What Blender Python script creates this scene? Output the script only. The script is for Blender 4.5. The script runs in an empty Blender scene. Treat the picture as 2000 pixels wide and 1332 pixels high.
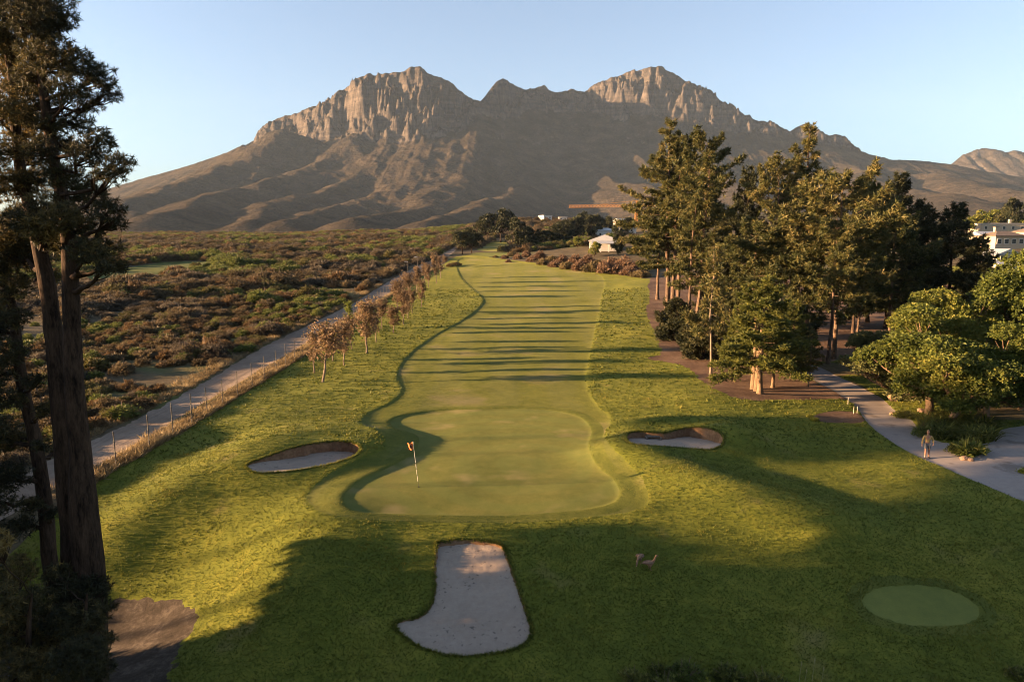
HAZE, EXPO = 2.2e-5, 2.8
import bpy, math, random
import numpy as np
from mathutils import Vector
S = bpy.context.scene
COL = S.collection
RAD = math.radians
rng = np.random.default_rng(7)
PI = math.pi

# ------------------------------------------------------------------ camera
CAM_H, PITCH, F = 13.0, RAD(8.1), 1333.0
CP, SP = math.cos(PITCH), math.sin(PITCH)
SUN_EL, SUN_AZ = RAD(8.5), RAD(4.0)      # azimuth: how far the sun stands behind the camera's left side
cam_d = bpy.data.cameras.new('camera'); cam = bpy.data.objects.new('camera', cam_d); COL.objects.link(cam)
cam.location = (0, 0, CAM_H); cam.rotation_euler = (PI/2 - PITCH, 0, 0)
cam_d.sensor_width = 36; cam_d.lens = 36*F/2000; cam_d.clip_start = .1; cam_d.clip_end = 30000
S.camera = cam

def ray(px, py):
    a = (px-1000)/F; b = -(py-666)/F
    return np.array([a, CP + b*SP, -SP + b*CP])
def at(px, py, Y):
    """world point seen at a bearing, a given distance down the valley"""
    d = ray(px, py); return np.array([0, 0, CAM_H]) + d*(Y/d[1])

# ------------------------------------------------------------------ noise
def _h(ix, iy, s):
    n = (ix.astype(np.int64)*374761393 + iy.astype(np.int64)*668265263 + s*974711) & 0x7fffffff
    n = ((n ^ (n >> 13))*1274126177) & 0x7fffffff
    n = ((n ^ (n >> 16))*2246822519) & 0x7fffffff
    return ((n ^ (n >> 15)) & 0xffffff)/float(0xffffff)
def vnoise(x, y, s=0):
    x = np.asarray(x, float); y = np.asarray(y, float)
    ix = np.floor(x); iy = np.floor(y); fx = x-ix; fy = y-iy
    fx = fx*fx*fx*(fx*(fx*6-15)+10); fy = fy*fy*fy*(fy*(fy*6-15)+10)
    a = _h(ix, iy, s); b = _h(ix+1, iy, s); c = _h(ix, iy+1, s); d = _h(ix+1, iy+1, s)
    return (a+(b-a)*fx)*(1-fy) + (c+(d-c)*fx)*fy
def fbm(x, y, s=0, o=4, g=.5):
    v = 0; a = 1; t = 0
    for i in range(o):
        v = v + a*(vnoise(x*2**i+i*17.3, y*2**i-i*9.1, s+i)*2-1); t += a; a *= g
    return v/t
def ridged(x, y, s=0, o=4, g=.55):
    v = 0; a = 1; t = 0
    for i in range(o):
        n = 1-np.abs(vnoise(x*2**i+i*7.7, y*2**i+i*3.1, s+i)*2-1); v = v + a*n*n; t += a; a *= g
    return v/t
def sst(a, b, x):
    t = np.clip((x-a)/(b-a), 0, 1); return t*t*(3-2*t)

# ------------------------------------------------------------------ object helpers
def tag(o, label=None, cat=None, group=None, kind=None):
    if label: o['label'] = label
    if cat: o['category'] = cat
    if group: o['group'] = group
    if kind: o['kind'] = kind
    return o
def empty(name, loc=(0, 0, 0), rz=0):
    o = bpy.data.objects.new(name, None); COL.objects.link(o); o.location = loc; o.rotation_euler = (0, 0, rz)
    o.empty_display_size = .2
    return o
def link_mesh(name, me, mat=None, parent=None):
    o = bpy.data.objects.new(name, me); COL.objects.link(o)
    if mat is not None:
        for m in (mat if isinstance(mat, (list, tuple)) else [mat]): me.materials.append(m)
    if parent is not None: o.parent = parent
    return o
class MB:
    """collects arrays of faces; build() links them as ONE mesh object"""
    def __init__(s): s.v = []; s.f = []; s.n = 0; s.tone = []; s.mi = []
    def add(s, v, f, tone=.5, mi=0):
        v = np.asarray(v, float).reshape(-1, 3); f = np.asarray(f, int)
        s.v.append(v); s.f.append(f + s.n); s.n += len(v)
        s.tone.append(np.broadcast_to(np.asarray(tone, float), (len(v),)).copy()); s.mi.append(np.full(len(f), mi, int))
        return s
    def mesh(s, name, smooth=True, tone=True):
        me = bpy.data.meshes.new(name)
        V = np.concatenate(s.v); me.vertices.add(len(V)); me.vertices.foreach_set('co', V.astype(np.float32).ravel())
        tot = np.concatenate([np.full(len(f), f.shape[1], np.int32) for f in s.f])
        lv = np.concatenate([f.ravel() for f in s.f]).astype(np.int32)
        me.loops.add(len(lv)); me.loops.foreach_set('vertex_index', lv)
        me.polygons.add(len(tot)); st = np.zeros(len(tot), np.int32); st[1:] = np.cumsum(tot)[:-1]
        me.polygons.foreach_set('loop_start', st); me.polygons.foreach_set('loop_total', tot)
        me.polygons.foreach_set('use_smooth', np.full(len(tot), smooth))
        me.polygons.foreach_set('material_index', np.concatenate(s.mi).astype(np.int32))
        if tone:
            at_ = me.attributes.new('tone', 'FLOAT', 'POINT'); at_.data.foreach_set('value', np.concatenate(s.tone).astype(np.float32))
        me.update(calc_edges=True); me.validate()
        if smooth and len(tot) < 4000: me.set_sharp_from_angle(angle=RAD(40))
        return me
    def build(s, name, mat=None, parent=None, smooth=True): return link_mesh(name, s.mesh(name, smooth), mat, parent)
    # --- shapes
    def box(s, c, size, rz=0, tone=.5, mi=0, bev=0):
        x, y, z = np.array(size)/2
        if bev:
            b = bev; P = []
            for (zz, ins) in ((-z, b), (-z+b, 0), (z-b, 0), (z, b)):
                X, Y = x-ins, y-ins
                P += [(-X, -Y+b*(ins == 0), zz), (-X+b*(ins == 0), -Y, zz), (X-b*(ins == 0), -Y, zz), (X, -Y+b*(ins == 0), zz),
                      (X, Y-b*(ins == 0), zz), (X-b*(ins == 0), Y, zz), (-X+b*(ins == 0), Y, zz), (-X, Y-b*(ins == 0), zz)]
            P = np.array(P, float)
            fq = [[k*8+i, k*8+(i+1) % 8, k*8+8+(i+1) % 8, k*8+8+i] for k in range(3) for i in range(8)]
            P = rotz(P, rz)+np.array(c); s.add(P, fq, tone, mi)
            s.add(P[:8], [list(range(7, -1, -1))], tone, mi); s.add(P[24:], [list(range(8))], tone, mi); return s
        P = np.array([(i, j, k) for k in (-z, z) for j in (-y, y) for i in (-x, x)])
        P = rotz(P, rz) + np.array(c)
        return s.add(P, [[0, 2, 3, 1], [4, 5, 7, 6], [0, 1, 5, 4], [2, 6, 7, 3], [0, 4, 6, 2], [1, 3, 7, 5]], tone, mi)
    def tube(s, pts, rad, n=8, cap=True, tone=.5, mi=0):
        P = np.asarray(pts, float); k = len(P); r = np.broadcast_to(np.asarray(rad, float), (k,))
        T = np.gradient(P, axis=0); T /= np.linalg.norm(T, axis=1)[:, None]+1e-9
        ref = np.array([0, 0, 1.]) if abs(T[:, 2]).mean() < .8 else np.array([1., 0, 0])
        U = np.cross(T, ref); U /= np.linalg.norm(U, axis=1)[:, None]+1e-9; W = np.cross(T, U)
        a = np.arange(n)*2*PI/n
        V = P[:, None]+r[:, None, None]*(np.cos(a)[None, :, None]*U[:, None]+np.sin(a)[None, :, None]*W[:, None])
        i = np.arange(k-1)[:, None]*n; j = np.arange(n)[None]; j2 = (j+1) % n
        f = np.stack([i+j, i+n+j, i+n+j2, i+j2], -1).reshape(-1, 4)
        s.add(V.reshape(-1, 3), f, tone, mi)
        if cap: s.add(V[-1], [list(range(n))], tone, mi); s.add(V[0], [list(range(n))[::-1]], tone, mi)
        return s
def rotz(P, a):
    if not a: return P
    c, q = math.cos(a), math.sin(a); P = np.asarray(P, float)
    return np.stack([P[:, 0]*c-P[:, 1]*q, P[:, 0]*q+P[:, 1]*c, P[:, 2]], 1)
def unit(v): return v/(np.linalg.norm(v, axis=-1, keepdims=True)+1e-9)
def rdir(n, r=rng): return unit(r.normal(size=(n, 3)))
def copy_tree(o, parent=None):
    c = o.copy(); COL.objects.link(c)
    if parent is not None: c.parent = parent
    for ch in list(o.children): copy_tree(ch, c)
    return c

# ------------------------------------------------------------------ materials
def nodes(name):
    m = bpy.data.materials.new(name); m.use_nodes = True; nt = m.node_tree; nt.nodes.clear()
    out = nt.nodes.new('ShaderNodeOutputMaterial')
    return m, nt, out
class N:
    def __init__(s, nt): s.nt = nt
    def __call__(s, typ, ins=None, **kw):
        n = s.nt.nodes.new(typ)
        for k, v in kw.items(): setattr(n, k, v)
        for k, v in (ins or {}).items():
            if isinstance(v, bpy.types.NodeSocket): s.nt.links.new(v, n.inputs[k])
            else: n.inputs[k].default_value = v
        return n
    def ramp(s, fac, stops):
        n = s.nt.nodes.new('ShaderNodeValToRGB'); s.nt.links.new(fac, n.inputs[0])
        e = n.color_ramp.elements
        while len(e) < len(stops): e.new(.5)
        for el, (p, c) in zip(e, stops): el.position = p; el.color = (*c, 1) if len(c) == 3 else c
        return n.outputs[0]
    def math(s, op, a, b=None, clamp=False):
        n = s.nt.nodes.new('ShaderNodeMath'); n.operation = op; n.use_clamp = clamp
        for i, v in enumerate((a, b)):
            if v is None: continue
            if isinstance(v, bpy.types.NodeSocket): s.nt.links.new(v, n.inputs[i])
            else: n.inputs[i].default_value = v
        return n.outputs[0]
    def mix(s, fac, a, b, mode='MIX'):
        n = s.nt.nodes.new('ShaderNodeMix'); n.data_type = 'RGBA'; n.blend_type = mode
        for i, v in ((0, fac), (6, a), (7, b)):
            if isinstance(v, bpy.types.NodeSocket): s.nt.links.new(v, n.inputs[i])
            elif i == 0: n.inputs[0].default_value = v
            else: n.inputs[i].default_value = (*v, 1)
        return n.outputs[2]
    def noise(s, vec, scale, detail=4, rough=.55):
        return s('ShaderNodeTexNoise', {'Vector': vec, 'Scale': scale, 'Detail': detail, 'Roughness': rough}).outputs[0]
    def grad(s, a, b, x):
        n = s.nt.nodes.new('ShaderNodeMapRange'); n.interpolation_type = 'SMOOTHSTEP'
        s.nt.links.new(x, n.inputs[0]); n.inputs[1].default_value = a; n.inputs[2].default_value = b
        return n.outputs[0]
def simple(name, col, rough=.8, noise=0, scale=3., bump=0, metal=0, spec=.3):
    m, nt, out = nodes(name); n = N(nt)
    p = n('ShaderNodeBsdfPrincipled', {'Roughness': rough, 'Metallic': metal, 'Specular IOR Level': spec})
    if noise:
        tc = n('ShaderNodeTexCoord').outputs['Object']; f = n.noise(tc, scale, 5)
        c = n.ramp(f, [(.25, tuple(x*(1-noise) for x in col)), (.75, tuple(min(1, x*(1+noise)) for x in col))])
        nt.links.new(c, p.inputs['Base Color'])
        if bump: nt.links.new(n('ShaderNodeBump', {'Height': f, 'Strength': bump, 'Distance': .05}).outputs[0], p.inputs['Normal'])
    else: p.inputs['Base Color'].default_value = (*col, 1)
    nt.links.new(p.outputs[0], out.inputs[0]); return m
def leafmat(name, stops, transl=.3, rough=.6, vary=.35, patch=0, pscale=.3):
    """foliage: colour by leaf-clump tone, a little different on every plant"""
    m, nt, out = nodes(name); n = N(nt)
    t = n('ShaderNodeAttribute', attribute_name='tone').outputs['Fac']
    oi = n('ShaderNodeObjectInfo').outputs['Random']
    t2 = n.math('ADD', t, n.math('MULTIPLY', n.math('SUBTRACT', oi, .5), vary))
    if patch:
        g = n('ShaderNodeNewGeometry').outputs['Position']
        t2 = n.math('ADD', t2, n.math('MULTIPLY', n.math('SUBTRACT', n.noise(g, pscale, 2), .5), patch))
    c = n.ramp(t2, stops)
    d = n('ShaderNodeBsdfPrincipled', {'Base Color': c, 'Roughness': rough, 'Specular IOR Level': .2})
    tr = n('ShaderNodeBsdfTranslucent', {'Color': c})
    mx = n('ShaderNodeMixShader', {0: transl}); nt.links.new(d.outputs[0], mx.inputs[1]); nt.links.new(tr.outputs[0], mx.inputs[2])
    nt.links.new(mx.outputs[0], out.inputs[0]); return m
def barkmat(name, dark, light, scale=6.):
    m, nt, out = nodes(name); n = N(nt)
    tc = n('ShaderNodeTexCoord').outputs['Object']
    mp = n('ShaderNodeMapping', {'Vector': tc, 'Scale': (1, 1, .22)}).outputs[0]
    a = n.noise(mp, scale, 6, .7); b = n.noise(mp, scale*4.5, 4, .7)
    h = n.math('ADD', n.math('MULTIPLY', a, .6), n.math('MULTIPLY', b, .4))
    c = n.ramp(h, [(.38, dark), (.66, light)])
    p = n('ShaderNodeBsdfPrincipled', {'Base Color': c, 'Roughness': .95, 'Specular IOR Level': .1})
    nt.links.new(n('ShaderNodeBump', {'Height': h, 'Strength': .9, 'Distance': .06}).outputs[0], p.inputs['Normal'])
    nt.links.new(p.outputs[0], out.inputs[0]); return m
def groundmat(name, stops, s1, s2, s3, bump=.5, bdist=.05, rough=.95, extra=None, sheen=0):
    """three octaves of patchiness in world space plus fine bump"""
    m, nt, out = nodes(name); n = N(nt)
    g = n('ShaderNodeNewGeometry').outputs['Position']
    a = n.noise(g, s1, 4); b = n.noise(g, s2, 5, .6); c = n.noise(g, s3, 4, .7)
    f = n.math('ADD', n.math('MULTIPLY', a, .40), n.math('ADD', n.math('MULTIPLY', b, .32), n.math('MULTIPLY', c, .28)))
    col = n.ramp(f, stops)
    if extra: col = extra(n, g, col)
    p = n('ShaderNodeBsdfPrincipled', {'Base Color': col, 'Roughness': rough, 'Specular IOR Level': .08})
    if sheen: p.inputs['Sheen Weight'].default_value = sheen; p.inputs['Sheen Roughness'].default_value = .45; nt.links.new(n.mix(.5, col, (.42, .40, .12)), p.inputs['Sheen Tint'])
    hh = n.math('ADD', n.math('MULTIPLY', b, .6), n.math('MULTIPLY', c, .5))
    nt.links.new(n('ShaderNodeBump', {'Height': hh, 'Strength': bump, 'Distance': bdist}).outputs[0], p.inputs['Normal'])
    nt.links.new(p.outputs[0], out.inputs[0]); return m
# ------------------------------------------------------------------ terrain height
_by = np.arange(-400, 3000, .5)
_bz = np.interp(_by, [-400, 0, 15, 21, 26, 30, 34, 38, 55, 70, 100, 150, 220, 300, 400, 480, 560, 640, 700, 3000],
                [-3.4, -3.2, -2.9, -2.5, -1.7, -.75, -.05, 0, 0, .35, 1.55, 4.4, 8.5, 12.2, 16.6, 19.4, 20.8, 20.6, 19.5, -30])
_k = np.exp(-.5*(np.arange(-16, 17)*.5/1.6)**2); _bz = np.convolve(np.pad(_bz, 16, mode='edge'), _k/_k.sum(), 'valid')
def seg_bump(x, y, pts, h, w):
    """a rounded bank following a line on the ground"""
    best = np.full(np.shape(x), 1e9)
    for (x0, y0), (x1, y1) in zip(pts[:-1], pts[1:]):
        dx, dy = x1-x0, y1-y0; t = np.clip(((x-x0)*dx+(y-y0)*dy)/(dx*dx+dy*dy), 0, 1)
        best = np.minimum(best, (x-x0-t*dx)**2+(y-y0-t*dy)**2)
    return h*np.exp(-best/(2*w*w))
def gb(x, y, cx, cy, sx, sy, h): return h*np.exp(-.5*((x-cx)/sx)**2-.5*((y-cy)/sy)**2)
def H0(x, y):
    x = np.asarray(x, float); y = np.asarray(y, float)
    z = np.interp(y, _by, _bz)
    z = z + seg_bump(x, y, [(-12, 46.5), (-14.5, 43), (-17, 37), (-19.5, 33)], .27, 2.2)      # bank behind and beside the left bunker
    z = z + gb(x, y, -9.1, 44.8, 1.2, 1.7, .26) + seg_bump(x, y, [(-15.5, 42), (-18, 37), (-20, 33)], .28, 1.6) - seg_bump(x, y, [(-20, 45), (-22, 37)], .35, 1.8) + seg_bump(x, y, [(-9.5, 32.5), (-8, 27.5)], .40, 2.0) - 2.5*sst(-7.5, -19, x)*np.exp(-.5*((y-28.5)/4.6)**2)*sst(-38, -24, x)
    z = z + seg_bump(x, y, [(6.5, 41), (9, 38), (11.5, 34.5), (15, 31.5)], .70, 1.7)         # bank in front of the right bunker
    z = z + gb(x, y, 14.9, 44.5, 1.3, 2.0, .85) + gb(x, y, 11.5, 47.8, 3, 1.0, .45)
    z = z - gb(x, y, -3, 25.5, 5, 4, .35) - gb(x, y, 18, 38, 5, 4, .5) + gb(x, y, 27, 30, 5, 5, .3)
    z = z + gb(x, y, 18, 55, 7, 3, .5)
    z = z + fbm(x/14, y/14, 3, 3)*.30*sst(-10, 20, np.abs(x)) + fbm(x/5, y/5, 5, 2)*.07
    z = z + sst(-26, -60, x)*fbm(x/40, y/40, 9, 3)*1.2
    z = z + sst(40, 130, x)*sst(90, 200, y)*5 + sst(0, 160, x)*sst(250, 480, y)*7
    z = z + fbm(x/160, y/160, 21, 3)*6*sst(250, 500, y) + gb(x, y, 45, 225, 28, 34, 4.2) + gb(x, y, 130, 210, 40, 40, 2.0) + gb(x, y, 30, 500, 55, 50, 11)
    return z
_ys = np.concatenate([np.linspace(6, 60, 1200), np.geomspace(60.05, 1500, 1200)])
def ground(px, py):
    d = ray(px, py); t = _ys/d[1]; x = d[0]*t; z = CAM_H+d[2]*t
    g = z-H0(x, _ys); i = np.argmax(g < 0)
    if i == 0: i = len(_ys)-1
    a = g[i-1]/(g[i-1]-g[i]); Y = _ys[i-1]+a*(_ys[i]-_ys[i-1]); x = d[0]*Y/d[1]
    return np.array([x, Y, float(H0(x, Y))])
def depth(p): return p[1]*CP+(CAM_H-p[2])*SP
def crom(P, n=6, closed=True):
    P = np.asarray(P, float); out = []; k = len(P)
    for i in range(k if closed else k-1):
        a, b, c, d = (P[(i-1) % k], P[i], P[(i+1) % k], P[(i+2) % k]) if closed else (P[max(i-1, 0)], P[i], P[i+1], P[min(i+2, k-1)])
        for t in np.arange(n)/n:
            out.append(.5*((2*b)+(c-a)*t+(2*a-5*b+4*c-d)*t*t+(3*b-a-3*c+d)*t**3))
    if not closed: out.append(P[-1])
    return np.array(out)
def gpoly(P, n=5, closed=True): return np.array([ground(*p)[:2] for p in crom(P, n, closed)])
def sdf(poly, x, y, far=6.):
    """signed distance to a closed outline, negative inside"""
    x = np.asarray(x, float); y = np.asarray(y, float); out = np.full(x.shape, far)
    lo = poly.min(0)-far; hi = poly.max(0)+far
    m = (x > lo[0]) & (x < hi[0]) & (y > lo[1]) & (y < hi[1]); ids = np.flatnonzero(m)
    A = poly; B = np.roll(poly, -1, 0); D = B-A; L = (D**2).sum(1)+1e-12
    for c in range(0, len(ids), 20000):
        ii = ids[c:c+20000]; X = x.ravel()[ii][:, None]; Yy = y.ravel()[ii][:, None]
        t = np.clip(((X-A[:, 0])*D[:, 0]+(Yy-A[:, 1])*D[:, 1])/L, 0, 1)
        d = np.sqrt((X-A[:, 0]-t*D[:, 0])**2+(Yy-A[:, 1]-t*D[:, 1])**2).min(1)
        cr = ((A[:, 1] > Yy) != (B[:, 1] > Yy)) & (X < D[:, 0]*(Yy-A[:, 1])/(D[:, 1]+1e-12)+A[:, 0])
        out.ravel()[ii] = np.minimum(np.where(cr.sum(1) % 2 == 1, -d, d), far)
    return out

# ------------------------------------------------------------------ outlines on the ground
GREEN = gpoly([(762, 823), (776, 812), (807, 805), (860, 799), (930, 797), (1000, 796), (1070, 799), (1129, 811), (1155, 837), (1149, 870), (1168, 909), (1195, 930), (1210, 955),
               (1203, 974), (1180, 984), (1120, 994), (1000, 1003), (900, 1003), (818, 1000), (720, 997), (682, 988), (671, 971), (680, 954), (711, 931), (766, 906), (806, 882), (819, 856), (806, 843), (776, 835)])
FAIR = gpoly([(706, 827), (736, 838), (750, 854), (752, 876), (722, 895), (650, 926), (608, 956), (602, 980), (640, 1003), (720, 1013), (850, 1018), (1000, 1018), (1130, 1010),
              (1225, 1000), (1266, 978), (1249, 930), (1215, 895), (1192, 876), (1180, 850), (1192, 825), (1185, 808), (1172, 800), (1157, 780), (1143, 745), (1150, 700), (1163, 640),
              (1173, 590), (1180, 547), (1150, 531), (1070, 521), (1000, 511), (930, 503), (900, 505), (893, 518), (900, 540), (922, 563), (942, 580), (941, 595), (912, 620),
              (842, 660), (792, 700), (776, 735), (785, 762), (762, 786), (720, 806)])
TEE = gpoly([(1687, 1170), (1700, 1155), (1735, 1145), (1790, 1142), (1845, 1150), (1890, 1168), (1915, 1190), (1912, 1205), (1880, 1218), (1830, 1222), (1770, 1218), (1720, 1205), (1693, 1187)])
PATH = gpoly([(1545, 711), (1592, 714), (1640, 736), (1690, 760), (1725, 780), (1748, 801), (1778, 818), (1792, 836), (1800, 848), (1830, 860), (1870, 867), (1905, 869), (1938, 862),
              (1950, 846), (1968, 836), (2060, 828), (2260, 850), (2300, 980), (2150, 1035), (2000, 978), (1920, 945), (1850, 915), (1780, 885), (1720, 847), (1692, 822), (1670, 792), (1640, 770), (1600, 748), (1562, 728)])
BED = gpoly([(1267, 550), (1269, 584), (1262, 602), (1266, 624), (1284, 663), (1290, 690), (1270, 698), (1275, 703), (1320, 710), (1347, 721), (1374, 744), (1408, 766), (1453, 779), (1498, 782), (1577, 780), (1630, 779),
             (1650, 777), (1607, 752), (1562, 728), (1540, 711), (1590, 706), (1640, 704), (1700, 672), (1800, 630), (1900, 590), (1800, 545), (1500, 535), (1300, 540)])
STRAW = gpoly([(1588, 815), (1610, 806), (1645, 803), (1672, 806), (1690, 819), (1672, 827), (1640, 826), (1605, 823)])
VERGE2 = gpoly([(1652, 770), (1690, 790), (1735, 806), (1762, 812), (1740, 795), (1712, 772), (1680, 752), (1640, 735), (1700, 735), (1790, 770), (1900, 815), (2000, 820), (2100, 815), (2100, 780), (1900, 740), (1700, 715), (1600, 712)])
MULCH = gpoly([(150, 1180), (230, 1171), (290, 1168), (345, 1172), (376, 1190), (383, 1207), (370, 1240), (345, 1280), (325, 1330), (300, 1380), (150, 1420), (-100, 1430), (-200, 1250), (0, 1190)])
FARFAIR = gpoly([(932, 489), (945, 482), (958, 474), (985, 470), (994, 480), (988, 491)])
FARSTRIP = gpoly([(918, 497), (940, 493), (990, 494), (985, 500), (950, 501)])
MEADOW = gpoly([(60, 560), (165, 541), (255, 522), (330, 512), (400, 511), (395, 518), (330, 531), (250, 547), (160, 558)])
TRACK = gpoly([(-60, 985), (80, 905), (190, 855), (290, 805), (400, 745), (500, 685), (590, 640), (680, 597), (745, 558), (790, 532), (840, 508), (875, 490), (893, 478),
               (900, 479), (884, 494), (860, 512), (820, 535), (780, 563), (735, 590), (700, 610), (640, 645), (590, 675), (540, 703), (450, 755), (340, 820), (260, 872), (190, 908), (90, 962), (-60, 1040)])
FENCE_PX = [(150, 962), (190, 937), (227, 912), (268, 892), (303, 870), (340, 849), (372, 831), (400, 813), (427, 797), (448, 783), (470, 770), (490, 758), (524, 737), (553, 719), (592, 693), (640, 660), (690, 628), (740, 592), (790, 560), (830, 536), (860, 520)]
FENCE = gpoly(FENCE_PX, 3, False)
_d = FENCE[0]-FENCE[6]; _d = _d/np.linalg.norm(_d)
_end = gpoly([(880, 507), (893, 501), (930, 499), (985, 507), (1000, 508), (1070, 517), (1150, 527), (1200, 535), (1262, 545)], 2, False)
VELD = np.concatenate([[FENCE[0]+_d*120], FENCE, _end, [(60, 165), (130, 150), (2500, 140), (2500, 2500), (-2500, 2500), (-2500, -300), (-60, -300)]])
RIM_L = gpoly([(480, 917), (492, 908), (520, 898), (555, 885), (600, 874), (645, 868), (685, 869), (702, 876), (703, 887), (690, 898), (662, 908), (620, 918), (575, 926), (530, 930), (497, 929)])
RIM_R = gpoly([(1222, 860), (1228, 852), (1250, 849), (1270, 851), (1300, 852), (1325, 845), (1355, 841), (1388, 844), (1408, 854), (1414, 867), (1407, 879), (1385, 886), (1340, 883), (1285, 879), (1240, 876), (1225, 870)])
RIM_F = gpoly([(852, 1068), (860, 1062), (900, 1057), (945, 1059), (978, 1066), (988, 1080), (1000, 1115), (1015, 1160), (1029, 1200), (1038, 1235), (1031, 1256), (1000, 1273), (940, 1283), (880, 1284), (822, 1268), (785, 1243), (772, 1230), (777, 1217),
               (815, 1209), (840, 1188), (849, 1155), (848, 1110)])
BUNK = [RIM_L, RIM_R, RIM_F]
def H(x, y):
    z = H0(x, y)
    g = sdf(GREEN, x, y, 3.); f = sdf(FAIR, x, y, 3.); t = sdf(TEE, x, y, 3.)
    lw = sst(2, -7, x)
    z = z - .08*lw*sst(.4, -.5, g) - .05*sst(.12, -.12, g)
    z = z - (.015+.02*sst(2, -4, x)*sst(46, 56, y))*sst(.5, -.8, f) - .035*sst(.12, -.12, f) - .06*sst(.12, -.2, t)
    z = z + .02*sst(1.0, .2, f)*sst(-.3, .1, f)*lw
    for b, h in zip(BUNK, (.20, .26, .09)):
        z = z + h*sst(2.2, .1, sdf(b, x, y, 3.))
    p = sdf(PATH, x, y, 3.); z = z - .05*sst(.08, -.1, p)
    k = sdf(TRACK, x, y, 3.); z = z - .15*sst(.6, -.8, k)
    return z
def gz(x, y): return float(H(np.array([x]), np.array([y]))[0])
def gp(px, py):
    p = ground(px, py); p[2] = gz(p[0], p[1]); return p

# ------------------------------------------------------------------ ground mesh, cut along the outlines
def axis(fine, half, ratio, end):
    v = list(np.arange(0, half, fine)); s = fine
    while v[-1] < end: s *= ratio; v.append(v[-1]+s)
    return np.array(v)
ax = axis(.2, 25, 1.035, 2500); gx = np.concatenate([-ax[:0:-1], ax])
gy = [-300, -200, -120, -80, -50, -30, -15, -5, 2, 7, 11, 14]; v = 15.
while v < 2400: gy.append(v); v += max(.16, min(v*v/9500, 3+v/60))
gy = np.array(gy)
XX, YY = np.meshgrid(gx, gy); nx, ny = len(gx), len(gy)
XX = XX.ravel(); YY = YY.ravel(); ZZ = H(XX, YY)
REG = [('cart_path', PATH), (None, RIM_L), (None, RIM_R), (None, RIM_F), ('putting_green', GREEN), ('green_fringe', GREEN), ('fairway', FAIR), ('tee_green', TEE), ('tee_fringe', TEE), ('pine_straw_bed', BED), ('straw_bed', STRAW),
       ('garden_soil', VERGE2), ('mulch_bed', MULCH), ('far_fairway', FARFAIR), ('grass_strip', FARSTRIP), ('meadow_patch', MEADOW), ('dirt_track', TRACK), ('veld', VELD)]
RAG = {'cart_path': .07, 'pine_straw_bed': .45, 'straw_bed': .25, 'mulch_bed': .45, 'dirt_track': .28, 'garden_soil': .35, 'veld': .20, 'meadow_patch': .8, 'far_fairway': .5, 'tee_green': .16, 'tee_fringe': .2, 'fairway': .12}
ATT = np.stack([XX, YY, ZZ]+[sdf(p, XX, YY, 4000. if n == 'veld' else 8.)-(.85 if n == 'green_fringe' else .55 if n == 'tee_fringe' else 0)+(RAG[n]*(fbm(XX*1.3, YY*1.3, 88, 3)+.5*fbm(XX*4, YY*4, 89, 2)) if n in RAG else 0) for n, p in REG], 1)
i = (np.arange(ny-1)[:, None]*nx+np.arange(nx-1)[None]).ravel()
TRI = np.concatenate([np.stack([i, i+1, i+nx+1], 1), np.stack([i, i+nx+1, i+nx], 1)])
def clip(tri, k):
    """split triangles along the zero line of attribute k -> inside, outside"""
    global ATT
    s = ATT[:, k][tri] < 0; c = s.sum(1)
    ins = [tri[c == 3]]; outs = [tri[c == 0]]
    for odd_in in (True, False):
        m = c == (1 if odd_in else 2); t = tri[m]; q = s[m] if odd_in else ~s[m]
        if not len(t): continue
        o = np.argmax(q, 1); r = np.arange(len(t)); a, b, d = t[r, o], t[r, (o+1) % 3], t[r, (o+2) % 3]
        E = np.concatenate([np.stack([a, b], 1), np.stack([a, d], 1)])
        Es = np.sort(E, 1); key = Es[:, 0].astype(np.int64)*10000000+Es[:, 1]
        uk, inv = np.unique(key, return_inverse=True); u0 = uk//10000000; u1 = uk % 10000000
        w = np.clip(ATT[u0, k]/(ATT[u0, k]-ATT[u1, k]), .001, .999)[:, None]
        base = len(ATT); ATT = np.concatenate([ATT, ATT[u0]*(1-w)+ATT[u1]*w])
        p = base+inv[:len(t)]; r2 = base+inv[len(t):]
        (ins if odd_in else outs).append(np.stack([a, p, r2], 1))
        (outs if odd_in else ins).extend([np.stack([p, b, d], 1), np.stack([p, d, r2], 1)])
    return np.concatenate(ins), np.concatenate(outs)
def region(name, tri, mat):
    u, inv = np.unique(tri.ravel(), return_inverse=True)
    return MB().add(ATT[u, :3], inv.reshape(-1, 3)).build(name, mat)

# ground materials -----------------------------------------------------------
def blotch(c1, s, lo, hi):
    def fn(n, g, col): return n.mix(n.grad(lo, hi, n.noise(g, s, 3)), col, c1)
    return fn
M_rough = groundmat('rough_grass', [(.30, (.038, .050, .008)), (.50, (.095, .103, .014)), (.68, (.190, .168, .026))], .16, 1.7, 9., .6, .08, extra=blotch((.14, .12, .035), .33, .60, .76), sheen=.12)
def stripes(n, g, col):
    sx = n('ShaderNodeSeparateXYZ', {0: g})
    w = n.math('SINE', n.math('ADD', n.math('MULTIPLY', sx.outputs[0], 1.15), n.math('MULTIPLY', n.noise(g, .05, 2), 5.)))
    c = n.mix(n.math('MULTIPLY', n.grad(-.5, .5, w), .28), col, (.105, .105, .040))
    return n.mix(n.grad(.55, .70, n.noise(g, .12, 3)), c, (.135, .115, .050))
def rings(n, g, col):
    d = n('ShaderNodeVectorMath', {0: g, 1: (.6, 39.5, 0)}, operation='DISTANCE').outputs['Value']
    w = n.math('SINE', n.math('ADD', n.math('MULTIPLY', d, 2.6), n.math('MULTIPLY', n.noise(g, .12, 2), 9.)))
    c = n.mix(n.math('MULTIPLY', n.grad(-.4, .6, w), .22), col, (.10, .125, .034))
    return n.mix(n.grad(.56, .72, n.noise(g, .25, 3)), c, (.165, .14, .055))
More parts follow.
